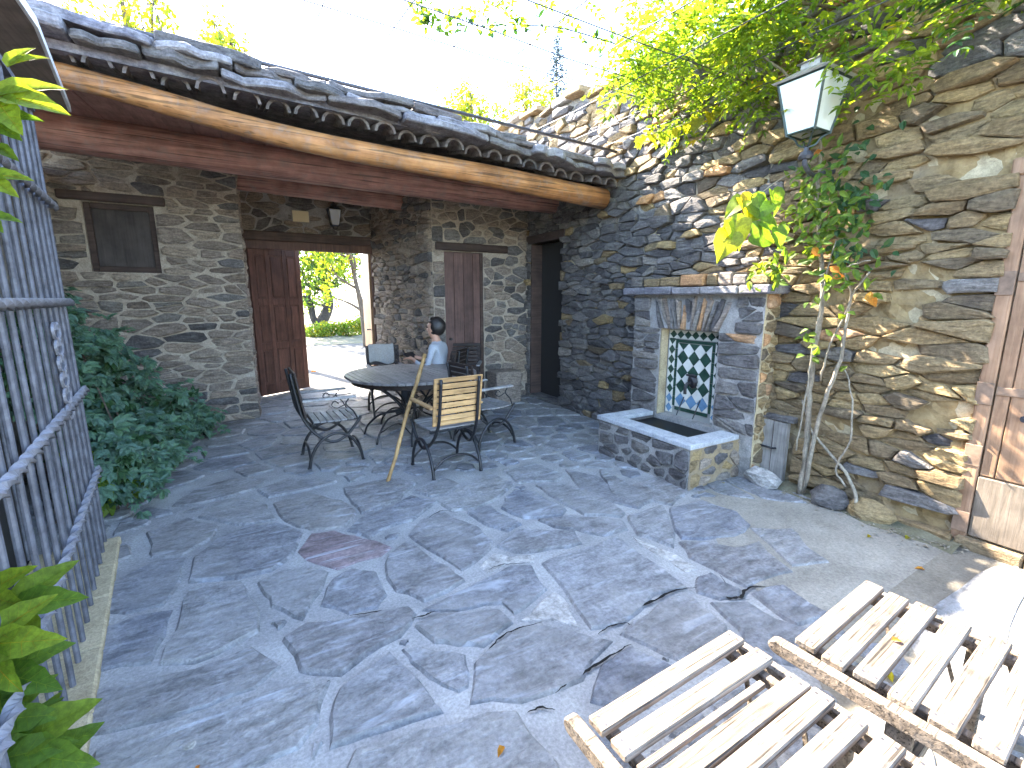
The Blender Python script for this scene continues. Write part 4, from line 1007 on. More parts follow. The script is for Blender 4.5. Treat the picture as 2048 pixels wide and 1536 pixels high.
# ================================================================== PERSON seated by the table
def person(loc, rz):
    t = bpy.data.objects.new('person', None); COL.objects.link(t); t.location = loc; t.rotation_euler = (0, 0, rz)
    tag(t, 'person in pale blue shirt with short dark hair, seated sideways behind the table', 'person')
    V = []; E = []; Rr = []
    def chain(pts, root=None):
        pr = root
        for (p, rr) in pts:
            V.append(p); Rr.append(rr); k_ = len(V)-1
            if pr is not None: E.append((pr, k_))
            pr = k_
        return pr
    pel = chain([((0, 0, .52), (.15, .11))])
    ch_ = chain([((0, -.02, .64), (.135, .1)), ((0, -.03, .78), (.15, .11)), ((0, -.02, .92), (.165, .115)), ((0, -.01, 1.0), (.12, .085)), ((0, .0, 1.05), (.052, .055))], pel)
    nk = ch_; hd_ = chain([((0, .02, 1.10), (.058, .062)), ((0, .035, 1.16), (.078, .09)), ((0, .03, 1.235), (.084, .104)), ((0, .015, 1.30), (.066, .08))], nk)
    chest = pel+3
    hands = []
    for sx in (-1, 1):
        el = chain([((sx*.18, -.02, .965), (.06, .06)), ((sx*.225, .0, .84), (.045, .045)), ((sx*.235, .05, .70), (.04, .04)), ((sx*.17, .2, .74), (.034, .034)), ((sx*.09, .31, .79), (.025, .022)), ((sx*.06, .37, .8), (.036, .02))], chest)
        hands.append((sx, el))
        for k_ in range(4):
            bx = sx*(.085-.02*k_)
            chain([((bx, .405, .803), (.009, .009)), ((bx-.004*sx, .44+.006*(k_ in (1, 2)), .795), (.0085, .0085)), ((bx-.006*sx, .455, .775), (.008, .008))], el)
        chain([((sx*.035, .365, .81), (.011, .011)), ((sx*.025, .395, .82), (.009, .009)), ((sx*.022, .418, .812), (.008, .008))], el)
        chain([((sx*.09, .02, .5), (.095, .09)), ((sx*.1, .22, .5), (.075, .075)), ((sx*.1, .43, .49), (.06, .06)), ((sx*.1, .45, .28), (.05, .055)), ((sx*.1, .43, .09), (.034, .036)), ((sx*.1, .47, .045), (.04, .035)), ((sx*.105, .6, .03), (.036, .024))], pel)
    me = bpy.data.meshes.new('person_body'); me.from_pydata(V, E, []); o = link('body', me, t)
    md = o.modifiers.new('skin', 'SKIN')
    for i, rr in enumerate(Rr): me.skin_vertices[0].data[i].radius = rr; me.skin_vertices[0].data[i].use_root = i == 0
    md.use_smooth_shade = True
    md = o.modifiers.new('sub', 'SUBSURF'); md.levels = 2; md.render_levels = 2
    dg = bpy.context.evaluated_depsgraph_get(); nm = bpy.data.meshes.new_from_object(o.evaluated_get(dg))
    o.modifiers.clear(); o.data = nm
    # face: push out nose, brow and chin
    for v in nm.vertices:
        c = v.co
        if c.z > 1.09 and c.y > .03:
            c.y += .028*math.exp(-((c.x/.014)**2+((c.z-1.19)/.018)**2))+.010*math.exp(-((c.x/.03)**2+((c.z-1.12)/.016)**2))
            c.y -= .012*sum(math.exp(-(((c.x-s*.03)/.014)**2+((c.z-1.218)/.012)**2)) for s in (-1, 1))
    nm.materials.clear()
    for m in ('skin', 'shirt', 'trousers'): nm.materials.append(M[m])
    for p in nm.polygons:
        c = p.center; sh = c.z < 1.035 and c.z > .55 and not (c.y > .24 and abs(c.x) < .2 and c.z > .7)
        p.material_index = 2 if (c.z <= .57 or (c.y > .12 and c.z < .62)) else (1 if sh else 0)
        p.use_smooth = True
    bm = bmesh.new(); bmesh.ops.create_uvsphere(bm, u_segments=20, v_segments=14, radius=1)
    for v in bm.verts:
        d = 1+noise.noise(v.co*2.5)*.12+noise.noise(v.co*7)*.09
        v.co = Vector((v.co.x*.112*d, v.co.y*.128*d-.012, v.co.z*.128*d+1.235))
    bmesh.ops.delete(bm, geom=[v for v in bm.verts if (v.co.y > .05 and v.co.z < 1.275) or v.co.z < 1.10], context='VERTS')
    hm = bpy.data.meshes.new('hair'); bm.to_mesh(hm); bm.free(); hm.materials.append(M['hair']); hm.polygons.foreach_set('use_smooth', [True]*len(hm.polygons))
    h = link('hair', hm, t); md = h.modifiers.new('thick', 'SOLIDIFY'); md.thickness = .02
    for sx in (-1, 1): MB().lathe([(0, -.008), (.02, -.006), (.024, 0), (.018, .006), (0, .008)], n=10).build('ear', M['skin'], t)
    for k_, c in enumerate([c for c in t.children if c.name.startswith('ear')]):
        s_ = (-1, 1)[k_]; c.rotation_euler = (0, math.radians(90), 0); c.location = (s_*.095, .035, 1.195); c.scale = (1.3, .8, 1)
        eb = MB().lathe([(0, -.008), (.007, -.004), (.009, 0), (.007, .004), (0, .008)], n=8); eb.v = [(x+s_*.03, y+.112, z+1.218) for x, y, z in eb.v]; eb.build('eye', M['hair'], t)
    return t
person((2.18, 5.94, 0), math.radians(48))
ob = MB().box(-.09, .09, -.06, .06, -.012, .012, Matrix.Translation((1.9, 6.23, .83)) @ Matrix.Rotation(.5, 4, 'Z') @ Matrix.Rotation(.5, 4, 'X')).build('camera_case', M['iron'], None, .01)
ob.name = 'dark_case'; tag(ob, 'small dark object held in the hands of the seated person', 'case')

# ================================================================== WOODEN LOUNGERS in front
def lounger(x0, x1, y0, yaw, first, pitch, wdt, n_, label, broken=None):
    t = thing('slatted_lounger', label, 'lounger', (x0, y0, 0), yaw, 'weathered wooden loungers in the foreground')
    Wd = x1-x0; y = 0; sl_ = []
    for i in range(n_):
        if broken == i:
            MB().box(.02, Wd-.11, y-.022, y, .396, .413, Matrix.Rotation(-.012, 4, 'Z')).build('slat', M['lounge'], t, .003)
            t.children[-1]['label'] = 'split half width slat'; y -= .036
        tl = rnd.uniform(-.012, .012)
        mt = Matrix.Translation((rnd.uniform(-.008, .008), y, 0)) @ Matrix.Rotation(tl, 4, 'Z') @ Matrix.Rotation(rnd.uniform(-.02, .02), 4, 'X')
        s_ = MB().box(0, Wd, -wdt, 0, .396, .42, mt).build('slat', M['lounge'], t, .004)
        for sx in (.025, Wd-.025):
            for yy in (-.015, -wdt+.015): MB().lathe([(0, .4195), (.0055, .4195), (.0045, .4209), (0, .4209)], tuple(mt @ Vector((sx, yy, 0))), 6).build('screw', M['pipe'], s_)
        y -= pitch+rnd.uniform(-.004, .004)
    yl = y-.05
    R_ = MB()
    prof = [(.055*math.cos(a)*.6, .375+.027*math.sin(a)) for a in [PI/2-PI*k/8 for k in range(9)]]
    for xx, nm in ((-.045, 'side_rail'), (Wd+.004, 'side_rail')):
        pz = [(xx if xx < 0 else xx, .028+q, z) for q, z in prof]+[(xx, yl, .348), (xx, yl, .402)]
        if xx > 0: pz = [(a, min(b, -.02), c-.022) for a, b, c in pz]
        MB().prism(pz, (.04, 0, 0)).build(nm, M['lounge'], t, .006)
    for xx in (.035, Wd-.075): MB().box(xx, xx+.03, yl, -.01, .362, .397).build('batten', M['lounge'], t, .003)
    for xx, yy in ((-.03, -.29), (Wd-.03, -.34), (-.03, -1.0), (Wd-.03, -1.0)): MB().box(xx-.0, xx+.03, yy-.065, yy, 0, .352).build('leg', M['lounge'], t, .004)
    for k_ in range(1, 8): MB().tube([(Wd-.05, -.09*k_, .36), (Wd-.09, -.09*k_-.07, .2)], .009, 4).build('strut', M['lounge'], t) if k_ % 2 == 1 else None
    MB().box(0, Wd-.03, -.345, -.315, .1, .14).build('cross_bar', M['lounge'], t, .004)
    return t
lounger(.745, 1.415, .872, math.radians(1.6), 0, .083, .061, 12, 'weathered slatted lounger with one split slat, nearest to us', 2)
lounger(1.575, 2.19, .765, math.radians(4.4), 0, .093, .066, 12, 'weathered slatted lounger with rounded rail, nearer the wall')

# ================================================================== LANTERNS
def lantern(name, label, c, w, h, mf, mg, group, wallx=None):
    t = thing(name, label, 'lantern', c, 0, group)
    wb, wt = w*.6, w
    cor = [(-1, -1), (1, -1), (1, 1), (-1, 1)]
    for i in range(4):
        a, b = cor[i], cor[(i+1) % 4]
        q = [Vector((a[0]*wb/2, a[1]*wb/2, 0)), Vector((b[0]*wb/2, b[1]*wb/2, 0)), Vector((b[0]*wt/2, b[1]*wt/2, h)), Vector((a[0]*wt/2, a[1]*wt/2, h))]
        nn_ = Vector(((a[0]+b[0])/2, (a[1]+b[1])/2, 0))*-.004
        MB().prism([p*1 for p in q], nn_).build('pane', mg, t)
        MB().tube([(a[0]*wb/2, a[1]*wb/2, -.012), (a[0]*wt/2, a[1]*wt/2, h+.004)], w*.032, 4).build('frame_bar', mf, t)
        MB().tube([q[0], q[1]], w*.03, 4).build('bottom_rail', mf, t); MB().tube([q[3], q[2]], w*.035, 4).build('top_rail', mf, t)
        MB().tube(smooth_path([(a[0]*wb/2, a[1]*wb/2, -.005), (a[0]*wb*.3, a[1]*wb*.3, -h*.1), (a[0]*wb*.2, a[1]*wb*.2, -h*.22), (0, 0, -h*.27)], 3), w*.022, 5).build('scroll', mf, t)
    def ring(s0, z0, s1, z1): 
        v = [(x*s0, y*s0, z0) for x, y in cor]+[(x*s1, y*s1, z1) for x, y in cor]
        return v, [(i, (i+1) % 4, 4+(i+1) % 4, 4+i) for i in range(4)]+[(3, 2, 1, 0), (4, 5, 6, 7)]
    cp = MB(); cp.add(*ring(w*.56, h, w*.6, h+h*.03)); cp.add(*ring(w*.56, h*1.031, w*.27, h*1.2)); cp.add(*ring(w*.2, h*1.201, w*.2, h*1.34)); cp.add(*ring(w*.27, h*1.341, w*.05, h*1.45))
    cp.build('cap', mf if name != 'wall_lantern' or w < .2 else M['lampcap'], t)
    return t
M['lampcap'] = flat('lamp_cap', (.42, .4, .38), .5, .3, 20, .2)
lt = lantern('wall_lantern', 'large green framed lantern with frosted panes high on the ochre wall', (3.55, 2.03, 2.745), .315, .335, M['lampgreen'], M['frost'], 'wall lanterns')
MB().tube(smooth_path([(0, 0, -.09), (.0, 0, -.2), (.12, 0, -.26), (.28, 0, -.22), (.4, 0, -.2)], 5), .017, 8).build('bracket', M['pipe'], lt)
MB().lathe([(0, -.02), (.04, -.02), (.05, 0), (.035, .03), (0, .035)], (0, 0, -.15), 10).build('bracket_boss', M['pipe'], lt)
lt2 = lantern('wall_lantern', 'small dark lantern with blue panes over the main doorway', (1.36, BY-.17, 2.78), .19, .24, M['iron'], M['blueglass'], 'wall lanterns')
MB().tube(smooth_path([(0, 0, .33), (0, .05, .4), (0, .17, .38)], 4), .01, 6).build('bracket', M['iron'], lt2)

# ================================================================== PLANTS
LR = random.Random(31)
def unit(v): return v.normalized()
def rv(R=LR): return unit(Vector((R.gauss(0, 1), R.gauss(0, 1), R.gauss(0, 1))))
def add_leaf(mb, b, d, n, L, w, fold=.25, droop=.15):
    """pointed oval leaf with a folded midrib: 6 quads/tris"""
    d = unit(d); s = unit(d.cross(n)); n = unit(s.cross(d)); k = len(mb.v)
    q = lambda t, a, z: b+d*(L*t)+s*(w*a)+n*(w*fold*abs(a)*2-L*droop*t*t+z)
    P_ = [q(0, 0, 0), q(.3, -.42, 0), q(.3, 0, 0), q(.3, .42, 0), q(.65, -.38, 0), q(.65, 0, 0), q(.65, .38, 0), q(1, 0, 0)]
    mb.v += [tuple(p) for p in P_]
    for f in ((0, 2, 1), (0, 3, 2), (1, 2, 5, 4), (2, 3, 6, 5), (4, 5, 7), (5, 6, 7)): mb.f.append(tuple(i+k for i in f))
def pinnate(mb, b, d, L, n_, ll, lw, R=LR):
    d = unit(d); up = unit(Vector((0, 0, 1))+rv(R)*.5); s = unit(d.cross(up)); p = Vector(b)
    for i in range(n_):
        t = (i+1)/n_; p = b+d*(L*t)+Vector((0, 0, -L*.35*t*t))
        for sg in (-1, 1): add_leaf(mb, p, d*.55+s*sg+rv(R)*.2, up+rv(R)*.3, ll*R.uniform(.8, 1.15), lw)
    add_leaf(mb, p, d, up, ll, lw)
def palmate(mb, b, d, n, L, R=LR, k=5):
    d = unit(d); s = unit(d.cross(n))
    for i in range(k):
        a = (i-(k-1)/2)*.62; dd = d*math.cos(a)+s*math.sin(a)+rv(R)*.1
        add_leaf(mb, b, dd, n+rv(R)*.15, L*(1-.1*abs(i-(k-1)/2))*R.uniform(.9, 1.1), L*.5)
def build_leaves(name, groups, parent):
    for m, b in groups.items():
        if b.v: o = b.build(name, M[m], parent); o['kind'] = 'stuff'

# creeper against the porch pier, behind the grille
CP = thing('creeper_bush', 'blue green creeper tumbling down beside the iron grille and pier', 'shrub')
gr = {'leaf_blue': MB(), 'leaf_dark': MB(), 'leaf': MB()}
blobs_ = [((-1.15, 4.9, 1.45), .35), ((-1.05, 5.2, 1.15), .45), ((-.95, 5.3, .85), .5), ((-.8, 5.5, .55), .5), ((-.62, 5.75, .35), .42), ((-.78, 5.0, .3), .42), ((-.72, 4.6, .3), .36), ((-.8, 4.3, .22), .3), ((-1.1, 5.2, .4), .55), ((-.45, 6.0, .22), .28), ((-.95, 4.4, .5), .35), ((-.9, 4.05, .25), .25), ((-1.2, 4.6, 1.0), .4)]
blobs = [((c[0]-.16-.1*c[2], c[1]+.25, c[2]*.97), r*.72) for c, r in blobs_]
for c, r in blobs:
    for i in range(int(330*r)):
        u = rv(); p = Vector(c)+u*r*LR.uniform(.55, 1.05); p.x = max(p.x, -1.8); p.z = max(p.z, .03); p.y = min(p.y, 6.9)
        out = Vector((.75, -.75, .1)); nrm = unit(out*.6+Vector((0, 0, 1))+rv()*.5); d = unit(out*.5+Vector((0, 0, -.5))+rv()*.8)
        mk = 'leaf' if (p.y < 4.5 and p.z < .45 and LR.random() < .3) else ('leaf_dark' if LR.random() < .08 else 'leaf_blue')
        palmate(gr[mk], p, d, nrm, LR.uniform(.08, .13))
for i in range(46):
    c, r = LR.choice(blobs); u = unit(Vector((LR.uniform(.2, 1), LR.uniform(-1, .2), LR.uniform(-.3, .8)))); p = Vector(c)+u*r*.8
    for q in range(5):
        pp = p+u*(.055*q)+Vector((0, 0, -.006*q*q))
        if pp.z > .03: palmate(gr['leaf_blue'], pp, u*.6+rv()*.6+Vector((0, 0, -.3)), Vector((.2, -.2, 1))+rv()*.4, LR.uniform(.05, .1))
build_leaves('foliage', gr, CP)
stm = MB()
for i in range(14):
    c, r = LR.choice(blobs); stm.tube(smooth_path([(-1.2+LR.uniform(-.2, .3), 4.6+LR.uniform(-.4, .6), 0), (-1.1+LR.uniform(-.2, .2), 4.9, .35), c], 3), .007, 5)
stm.build('stem', M['bark'], CP)['kind'] = 'stuff'

# foreground leaves hanging by the grille
def big_leaf(parent, b, d, n, L, w, m):
    mb = MB(); d = unit(d); s = unit(d.cross(n)); n = unit(s.cross(d)); K = 9; W5 = (-1, -.5, 0, .5, 1)
    for i in range(K):
        t = i/(K-1); ww = w*(math.sin(PI*min(1, t**.75))**.8*(1-.25*t)+.01)
        for a in W5:
            e = (1+.07*((i % 2)*2-1)) if abs(a) == 1 else 1
            mb.v.append(tuple(Vector(b)+d*(L*t)+s*(ww*a*e)+n*(ww*abs(a)*.35-L*.22*t*t+.003*math.sin(t*25)*abs(a))))
    for i in range(K-1):
        for j in range(4): q = i*5+j; mb.f.append((q, q+1, q+6, q+5))
    lf = mb.build('leaf', M[m], parent, smooth=True); vb = MB(); c_ = [Vector(mb.v[i*5+2])+n*.0012 for i in range(K)]
    vb.tube(c_, [L*.010*(1-.09*i) for i in range(K)], 4)
    for i in range(1, K-2):
        for j in (0, 4): vb.tube([c_[i], Vector(mb.v[(i+1)*5+j])*.92+c_[i+1]*.08+n*.001], [L*.004, L*.0015], 3, False)
    vb.build('leaf_vein', M['leaf_lime' if m != 'leaf_lime' else 'leaf_yel'], lf); return lf
def fg_creeper(name, label, spots, dep, stempts, pot):
    t = thing(name, label, 'creeper')
    for x, y, ang, Lp, mk, kk in spots:
        b = atD(x, y, dep*LR.uniform(.95, 1.05)); L = Lp/FPX*dep
        d = _R*math.cos(ang)-_U*math.sin(ang)+_F*LR.uniform(-.2, .2); n = -_F*.8+Vector((0, 0, .7))+rv()*.2
        for q in range(kk):
            a = (q-(kk-1)/2)*.75; s = unit(d.cross(n)); big_leaf(t, b, d*math.cos(a)+s*math.sin(a), n, L*(1-.12*abs(q-(kk-1)/2)), L*.25, mk)
    MB().tube(smooth_path(stempts, 5), .005, 6).build('stem', M['stem'], t)
    return t
fg_creeper('creeper_spray', 'bright lime creeper leaves hanging beside the top of the grille',
    [(-12, 190, .1, 130, 'leaf_lime', 3), (15, 135, -.9, 80, 'leaf_lime', 2), (-25, 236, .15, 95, 'leaf', 2), (-30, 350, .2, 75, 'leaf_lime', 2), (-30, 430, .3, 60, 'leaf', 2), (-10, 290, .5, 60, 'leaf', 1)], 1.35,
    [atD(-60, 480, 1.36), atD(-45, 330, 1.36), atD(-20, 200, 1.36), atD(-10, 60, 1.36)], None)
fg_creeper('creeper_spray', 'broad green creeper leaves in the bottom corner below the grille',
    [(20, 1215, -.2, 140, 'leaf', 3), (-30, 1190, -.3, 110, 'leaf_lime', 2), (-35, 1290, -.1, 140, 'leaf_lime', 3), (0, 1345, .1, 130, 'leaf', 3), (-35, 1375, .3, 110, 'leaf', 2), (-20, 1440, .0, 120, 'leaf', 3), (20, 1500, .1, 170, 'leaf', 3), (-40, 1530, -.2, 150, 'leaf', 3), (60, 1470, -.5, 90, 'leaf', 3), (40, 1560, .0, 160, 'leaf', 3)], 1.3,
    [atD(-80, 1700, 1.32), atD(-50, 1500, 1.32), atD(-30, 1330, 1.32), atD(0, 1215, 1.32)], None)

# climbing vine on the right wall: stems and leaves
VN = thing('climbing_vine', 'thorny pale vine climbing the ochre wall right of the fountain', 'vine')
def stempx(pts, r0, r1, X=3.84, m='stem'):
    P_ = smooth_path([atX(x, y, X+dx) for x, y, dx in pts], 5); k_ = len(P_)
    P_ = [p+rv()*.006 for p in P_]
    b = MB().tube(P_, [r0+(r1-r0)*i/(k_-1) for i in range(k_)], 7)
    for i in range(2, k_-1, 2):
        if LR.random() < .7: b.tube([P_[i], P_[i]+rv()*r0*2.2], [r1*.5, .001], 4, False)
    return b.build('stem', M[m], VN, smooth=True)
stempx([(1598, 992, -.02), (1612, 900, 0), (1618, 800, .02), (1628, 700, .03), (1645, 600, .03), (1640, 480, .03), (1635, 380, 0), (1640, 290, -.05), (1600, 180, -.2), (1500, 90, -.4)], .024, .008)
stempx([(1606, 985, -.02), (1640, 830, -.02), (1680, 720, -.02), (1695, 640, -.03), (1705, 590, -.05), (1740, 545, -.1)], .018, .006)
stempx([(1720, 1035, -.05), (1700, 960, 0), (1655, 900, .02), (1622, 860, .03), (1606, 800, .03)], .014, .008)
stempx([(1690, 975, 0), (1672, 935, 0), (1700, 880, .02), (1705, 800, .04), (1690, 740, .05)], .009, .005)
stempx([(1592, 900, -.02), (1612, 790, -.03), (1630, 670, -.05), (1650, 560, -.05), (1672, 480, -.05)], .007, .004)
stempx([(1640, 760, -.02), (1660, 690, -.05), (1700, 600, -.1), (1690, 540, -.12), (1740, 520, -.12)], .008, .004)
gr = {'leaf': MB(), 'leaf_dark': MB(), 'leaf_lime': MB(), 'leaf_yel': MB(), 'leaf_or': MB()}
for (x, y, rad, n_, X, mk) in [(1650, 420, .3, 110, 3.75, 'leaf'), (1690, 400, .26, 60, 3.86, 'leaf_dark'), (1660, 470, .26, 70, 3.8, 'leaf'), (1640, 360, .22, 60, 3.7, 'leaf'), (1715, 500, .2, 30, 3.85, 'leaf_dark'), (1600, 420, .2, 40, 3.7, 'leaf_lime'), (1690, 560, .2, 40, 3.7, 'leaf'), (1560, 540, .14, 26, 3.7, 'leaf'), (1700, 300, .25, 24, 3.85, 'leaf_dark'), (1520, 545, .12, 16, 3.7, 'leaf_lime'), (1640, 690, .2, 14, 3.75, 'leaf')]:
    c = atX(x, y, X)
    for i in range(n_):
        p = c+Vector((rv().x*rad*.35, LR.gauss(0, .5)*rad, LR.gauss(0, .55)*rad)); p.x = min(p.x, 3.88)
        add_leaf(gr[mk], p, Vector((-.3, LR.gauss(0, 1), LR.gauss(-.3, .8))), Vector((-.8, -.3, .6))+rv()*.6, LR.uniform(.05, .095), LR.uniform(.035, .055))
for x, y in ((1625, 495), (1630, 505), (1680, 545), (1690, 552), (1738, 605), (1745, 595), (1645, 300), (1560, 470)):
    add_leaf(gr['leaf_or'], atX(x, y, 3.7), rv(), Vector((-1, 0, .4)), .09, .06)
build_leaves('foliage', gr, VN)
# the big heart shaped yellow-green leaves in front of the wall
def heart(parent, c, d, n, L, m):
    d = unit(d); s = unit(d.cross(n)); n = unit(s.cross(d)); mb = MB()
    half = [(1.08, 0), (.93, .09), (.74, .27), (.5, .42), (.26, .49), (.04, .44), (-.09, .28), (-.07, .12)]
    ol = half+[(.03, 0)]+[(a, -b) for a, b in half[:0:-1]]; K = len(ol)
    mb.v.append(tuple(Vector(c)+d*L*.42+n*-L*.03))
    for a, b in ol:
        y_, x_ = a*L, b*L*LR.uniform(.92, 1.06); mb.v.append(tuple(Vector(c)+d*y_+s*x_+n*(.3*abs(x_)-.35*y_*y_/L+L*.03*math.sin(a*9))))
    mb.f = [(0, i+1, (i+1) % K+1) for i in range(K)]
    mb.build('leaf', M[m], parent, smooth=True)
HV = thing('redbud_sprig', 'sprig of big heart shaped lime leaves hanging in front of the fountain wall', 'sprig')
for x, y, ang, Lp, mk in [(1500, 405, .5, 62, 'leaf'), (1460, 440, 1.0, 66, 'leaf_lime'), (1500, 470, .1, 64, 'leaf'), (1462, 465, 2.0, 62, 'leaf_yel'), (1545, 380, 1.2, 52, 'leaf'), (1490, 400, 2.6, 50, 'leaf_lime'), (1475, 440, 1.6, 60, 'leaf_yel'), (1530, 400, 2.2, 56, 'leaf_lime'), (1520, 440, .2, 50, 'leaf'), (1480, 395, .9, 56, 'leaf_yel'), (1555, 455, 1.3, 44, 'leaf')]:
    dep = 3.45; b = atD(x, y, dep); d = _R*math.cos(ang)-_U*math.sin(ang)
    heart(HV, b, d, -_F+Vector((0, 0, .5))+rv()*.4, Lp/FPX*dep*.9, mk)
MB().tube(smooth_path([atD(1440, 480, 3.47), atD(1480, 430, 3.47), atD(1540, 372, 3.48), atD(1610, 330, 3.6), atX(1640, 290, 3.75)], 5), .004, 5).build('stem', M['stem'], HV)
YV = thing('grape_tendril', 'trailing tendril with small yellow leaves along the wire above the fountain', 'vine')
P_ = smooth_path([atD(1280, 275, 4.6), atD(1350, 255, 4.3), atD(1420, 225, 4.1), atD(1470, 190, 3.9), atD(1540, 150, 3.7)], 6); MB().tube(P_, .004, 5).build('stem', M['stem'], YV)
for i, p in enumerate(P_):
    if i % 2 == 0: heart(YV, p, Vector((LR.gauss(0, .5), LR.gauss(0, .5), -1)), -_F+rv()*.6, LR.uniform(.08, .13), LR.choice(['leaf_yel', 'leaf_lime', 'leaf_yel', 'leaf_or']))

# wisteria canopy over the top of the wall
WS = thing('wisteria_canopy', 'thick bright green wisteria hanging over the top of the right wall', 'wisteria')
gr = {'leaf': MB(), 'leaf_dark': MB(), 'leaf_lime': MB(), 'leaf_yel': MB()}
zones = [((2.75, 3.35), (2.2, 3.3), (3.35, 3.75), 300), ((3.2, 4.3), (2.0, 3.9), (3.45, 4.35), 800), ((3.3, 4.5), (.6, 2.4), (3.3, 4.3), 700), ((3.3, 3.9), (2.4, 3.6), (3.15, 3.6), 150), ((2.4, 3.6), (.3, 2.4), (3.75, 4.3), 520), ((3.5, 4.3), (-1.2, .8), (3.0, 4.2), 300), ((3.55, 3.85), (2.1, 2.7), (2.85, 3.3), 45), ((3.4, 3.9), (1.2, 2.0), (2.95, 3.4), 90)]
for (xa, xb), (ya, yb), (za, zb), n_ in zones:
    for i in range(n_):
        p = Vector((LR.uniform(xa, xb), LR.uniform(ya, yb), LR.uniform(za, zb)))
        if noise.noise(p*2.2) < -.22: continue
        mk = LR.choice(['leaf', 'leaf_lime', 'leaf', 'leaf_lime'] if p.y > 1.4 else ['leaf', 'leaf_lime', 'leaf_dark', 'leaf'])
        if LR.random() < .03: mk = 'leaf_yel'
        pinnate(gr[mk], p, Vector((LR.gauss(-.5, .6), LR.gauss(0, .8), LR.gauss(-.35, .4))), LR.uniform(.13, .22), 4, LR.uniform(.05, .075), .03)
build_leaves('foliage', gr, WS)
for i in range(16):
    a = Vector((LR.uniform(3.7, 4.2), LR.uniform(0, 3.5), LR.uniform(3.5, 4.0))); b = a+Vector((LR.uniform(-1.2, -.2), LR.uniform(-.8, .9), LR.uniform(-.1, .4)))
    MB().tube(smooth_path([a, a.lerp(b, .5)+rv()*.12, b], 5), [.012-.0008*k_ for k_ in range(11)], 5).build('branch', M['bark'], WS)
TW = thing('vine_twig', 'thin leafy twig trailing along the pergola wires against the sky', 'vine')
P_ = smooth_path([atD(1232, 88, 3.9), atD(1130, 58, 3.8), atD(1040, 50, 3.7), atD(930, 52, 3.6), atD(860, 38, 3.55), atD(840, 15, 3.5)], 6)
MB().tube(P_, [.006-.00013*i for i in range(len(P_))], 5).build('stem', M['bark_dark'], TW)
gr = {'leaf': MB(), 'leaf_dark': MB()}
for i, p in enumerate(P_):
    for k_ in range(3 if i < 12 else 6): add_leaf(gr[LR.choice(['leaf', 'leaf', 'leaf_dark'])], p+rv()*.06, rv(), Vector((0, 0, 1))+rv(), LR.uniform(.05, .09), .04)
for x, y in ((960, 15), (1000, 20), (930, 20), (985, 5), (1060, 5), (900, 25), (1165, 5), (1120, 25)):
    pinnate(gr['leaf'], atD(x, y, 3.6), _R*.8+rv()*.4, .16, 4, .065, .034)
build_leaves('foliage', gr, TW)

# ================================================================== TREES
def tree(name, label, base, pts, r0, crown, mk, n_, leaf, bark='bark', group=None, gaps=-.1):
    t = thing(name, label, 'tree', base, 0, group); base = Vector(base)
    tk = MB(); P_ = smooth_path(pts, 5); k_ = len(P_); tk.tube(P_, [r0*(1-.75*i/(k_-1)) for i in range(k_)], 8)
    for c, r in crown:
        j = min(range(k_), key=lambda q: (P_[q]-Vector(c)).length+abs(q-k_*.6)*.02); a = P_[max(0, j-3)]
        tk.tube(smooth_path([a, a.lerp(Vector(c), .5)+rv()*r*.3, Vector(c)], 4), [r0*.4, r0*.35, r0*.33, r0*.3, r0*.25, r0*.2, r0*.17, r0*.13, r0*.08], 5)
        for q in range(5): tk.tube([Vector(c), Vector(c)+rv()*r*.9], [r0*.09, r0*.03], 4)
    tk.build('trunk', M[bark], t, smooth=True)
    gs = {m: MB() for m in mk}
    for c, r in crown:
        for i in range(int(n_*r*r)):
            p = Vector(c)+rv()*r*LR.random()**.45
            if noise.noise(p*(1.3/max(.5, r))*2) < gaps: continue
            m = LR.choice(mk); u = rv()
            for q in range(3): add_leaf(gs[m], p+rv()*leaf*.7, u+rv()*.7, Vector((0, 0, 1))+rv()*.8, leaf*LR.uniform(.7, 1.2), leaf*.55)
    build_leaves('crown', gs, t)
    return t
# trees seen over the roofs
def skytree(x, y, Y, h, label, n_=260, mk=('leaf_yel', 'leaf_lime'), w=.7, name='poplar_tree'):
    top = atY(x, y, Y); b = Vector((top.x, top.y, 0)); cr = []
    for i in range(6): cr.append((top+Vector((LR.uniform(-.4, .4)*w, LR.uniform(-.4, .4), -.4-i*h*.15)), (.36+.13*i)*w))
    tree(name, label, b, [(0, 0, 0), (.1, 0, top.z*.5), (0, 0, top.z-.4)], .16, [(c-b, r) for c, r in cr], list(mk), n_, .13, group='trees beyond the roofs', gaps=.0)
skytree(235, -60, 13, 3, 'yellow green tree top over the left end of the roof', 420, w=1.5)
skytree(395, 42, 13, 2.2, 'narrow pointed yellow green tree top above the roof ridge', 900, w=.75)
skytree(455, 25, 14, 2.6, 'taller loose yellow green tree top beside the pointed one', 700, w=1.0)
skytree(940, 158, 15, 2.2, 'round yellow tree top left above the far roof end', 420, w=1.5)
skytree(1052, 146, 15, 2.6, 'open yellow tree top close left of the conifer', 360, w=1.6)
tc = atY(1115, 66, 19); cb = Vector((tc.x, tc.y, 0))
CF = thing('conifer_tree', 'thin blue grey conifer with sparse tiered branches against the sky', 'tree', cb, 0, 'trees beyond the roofs')
MB().tube([(0, 0, 0), (0, 0, tc.z-.1)], [.13, .012], 7).build('trunk', M['bark_dark'], CF)
cn = MB(); z = tc.z-.15; k_ = 0
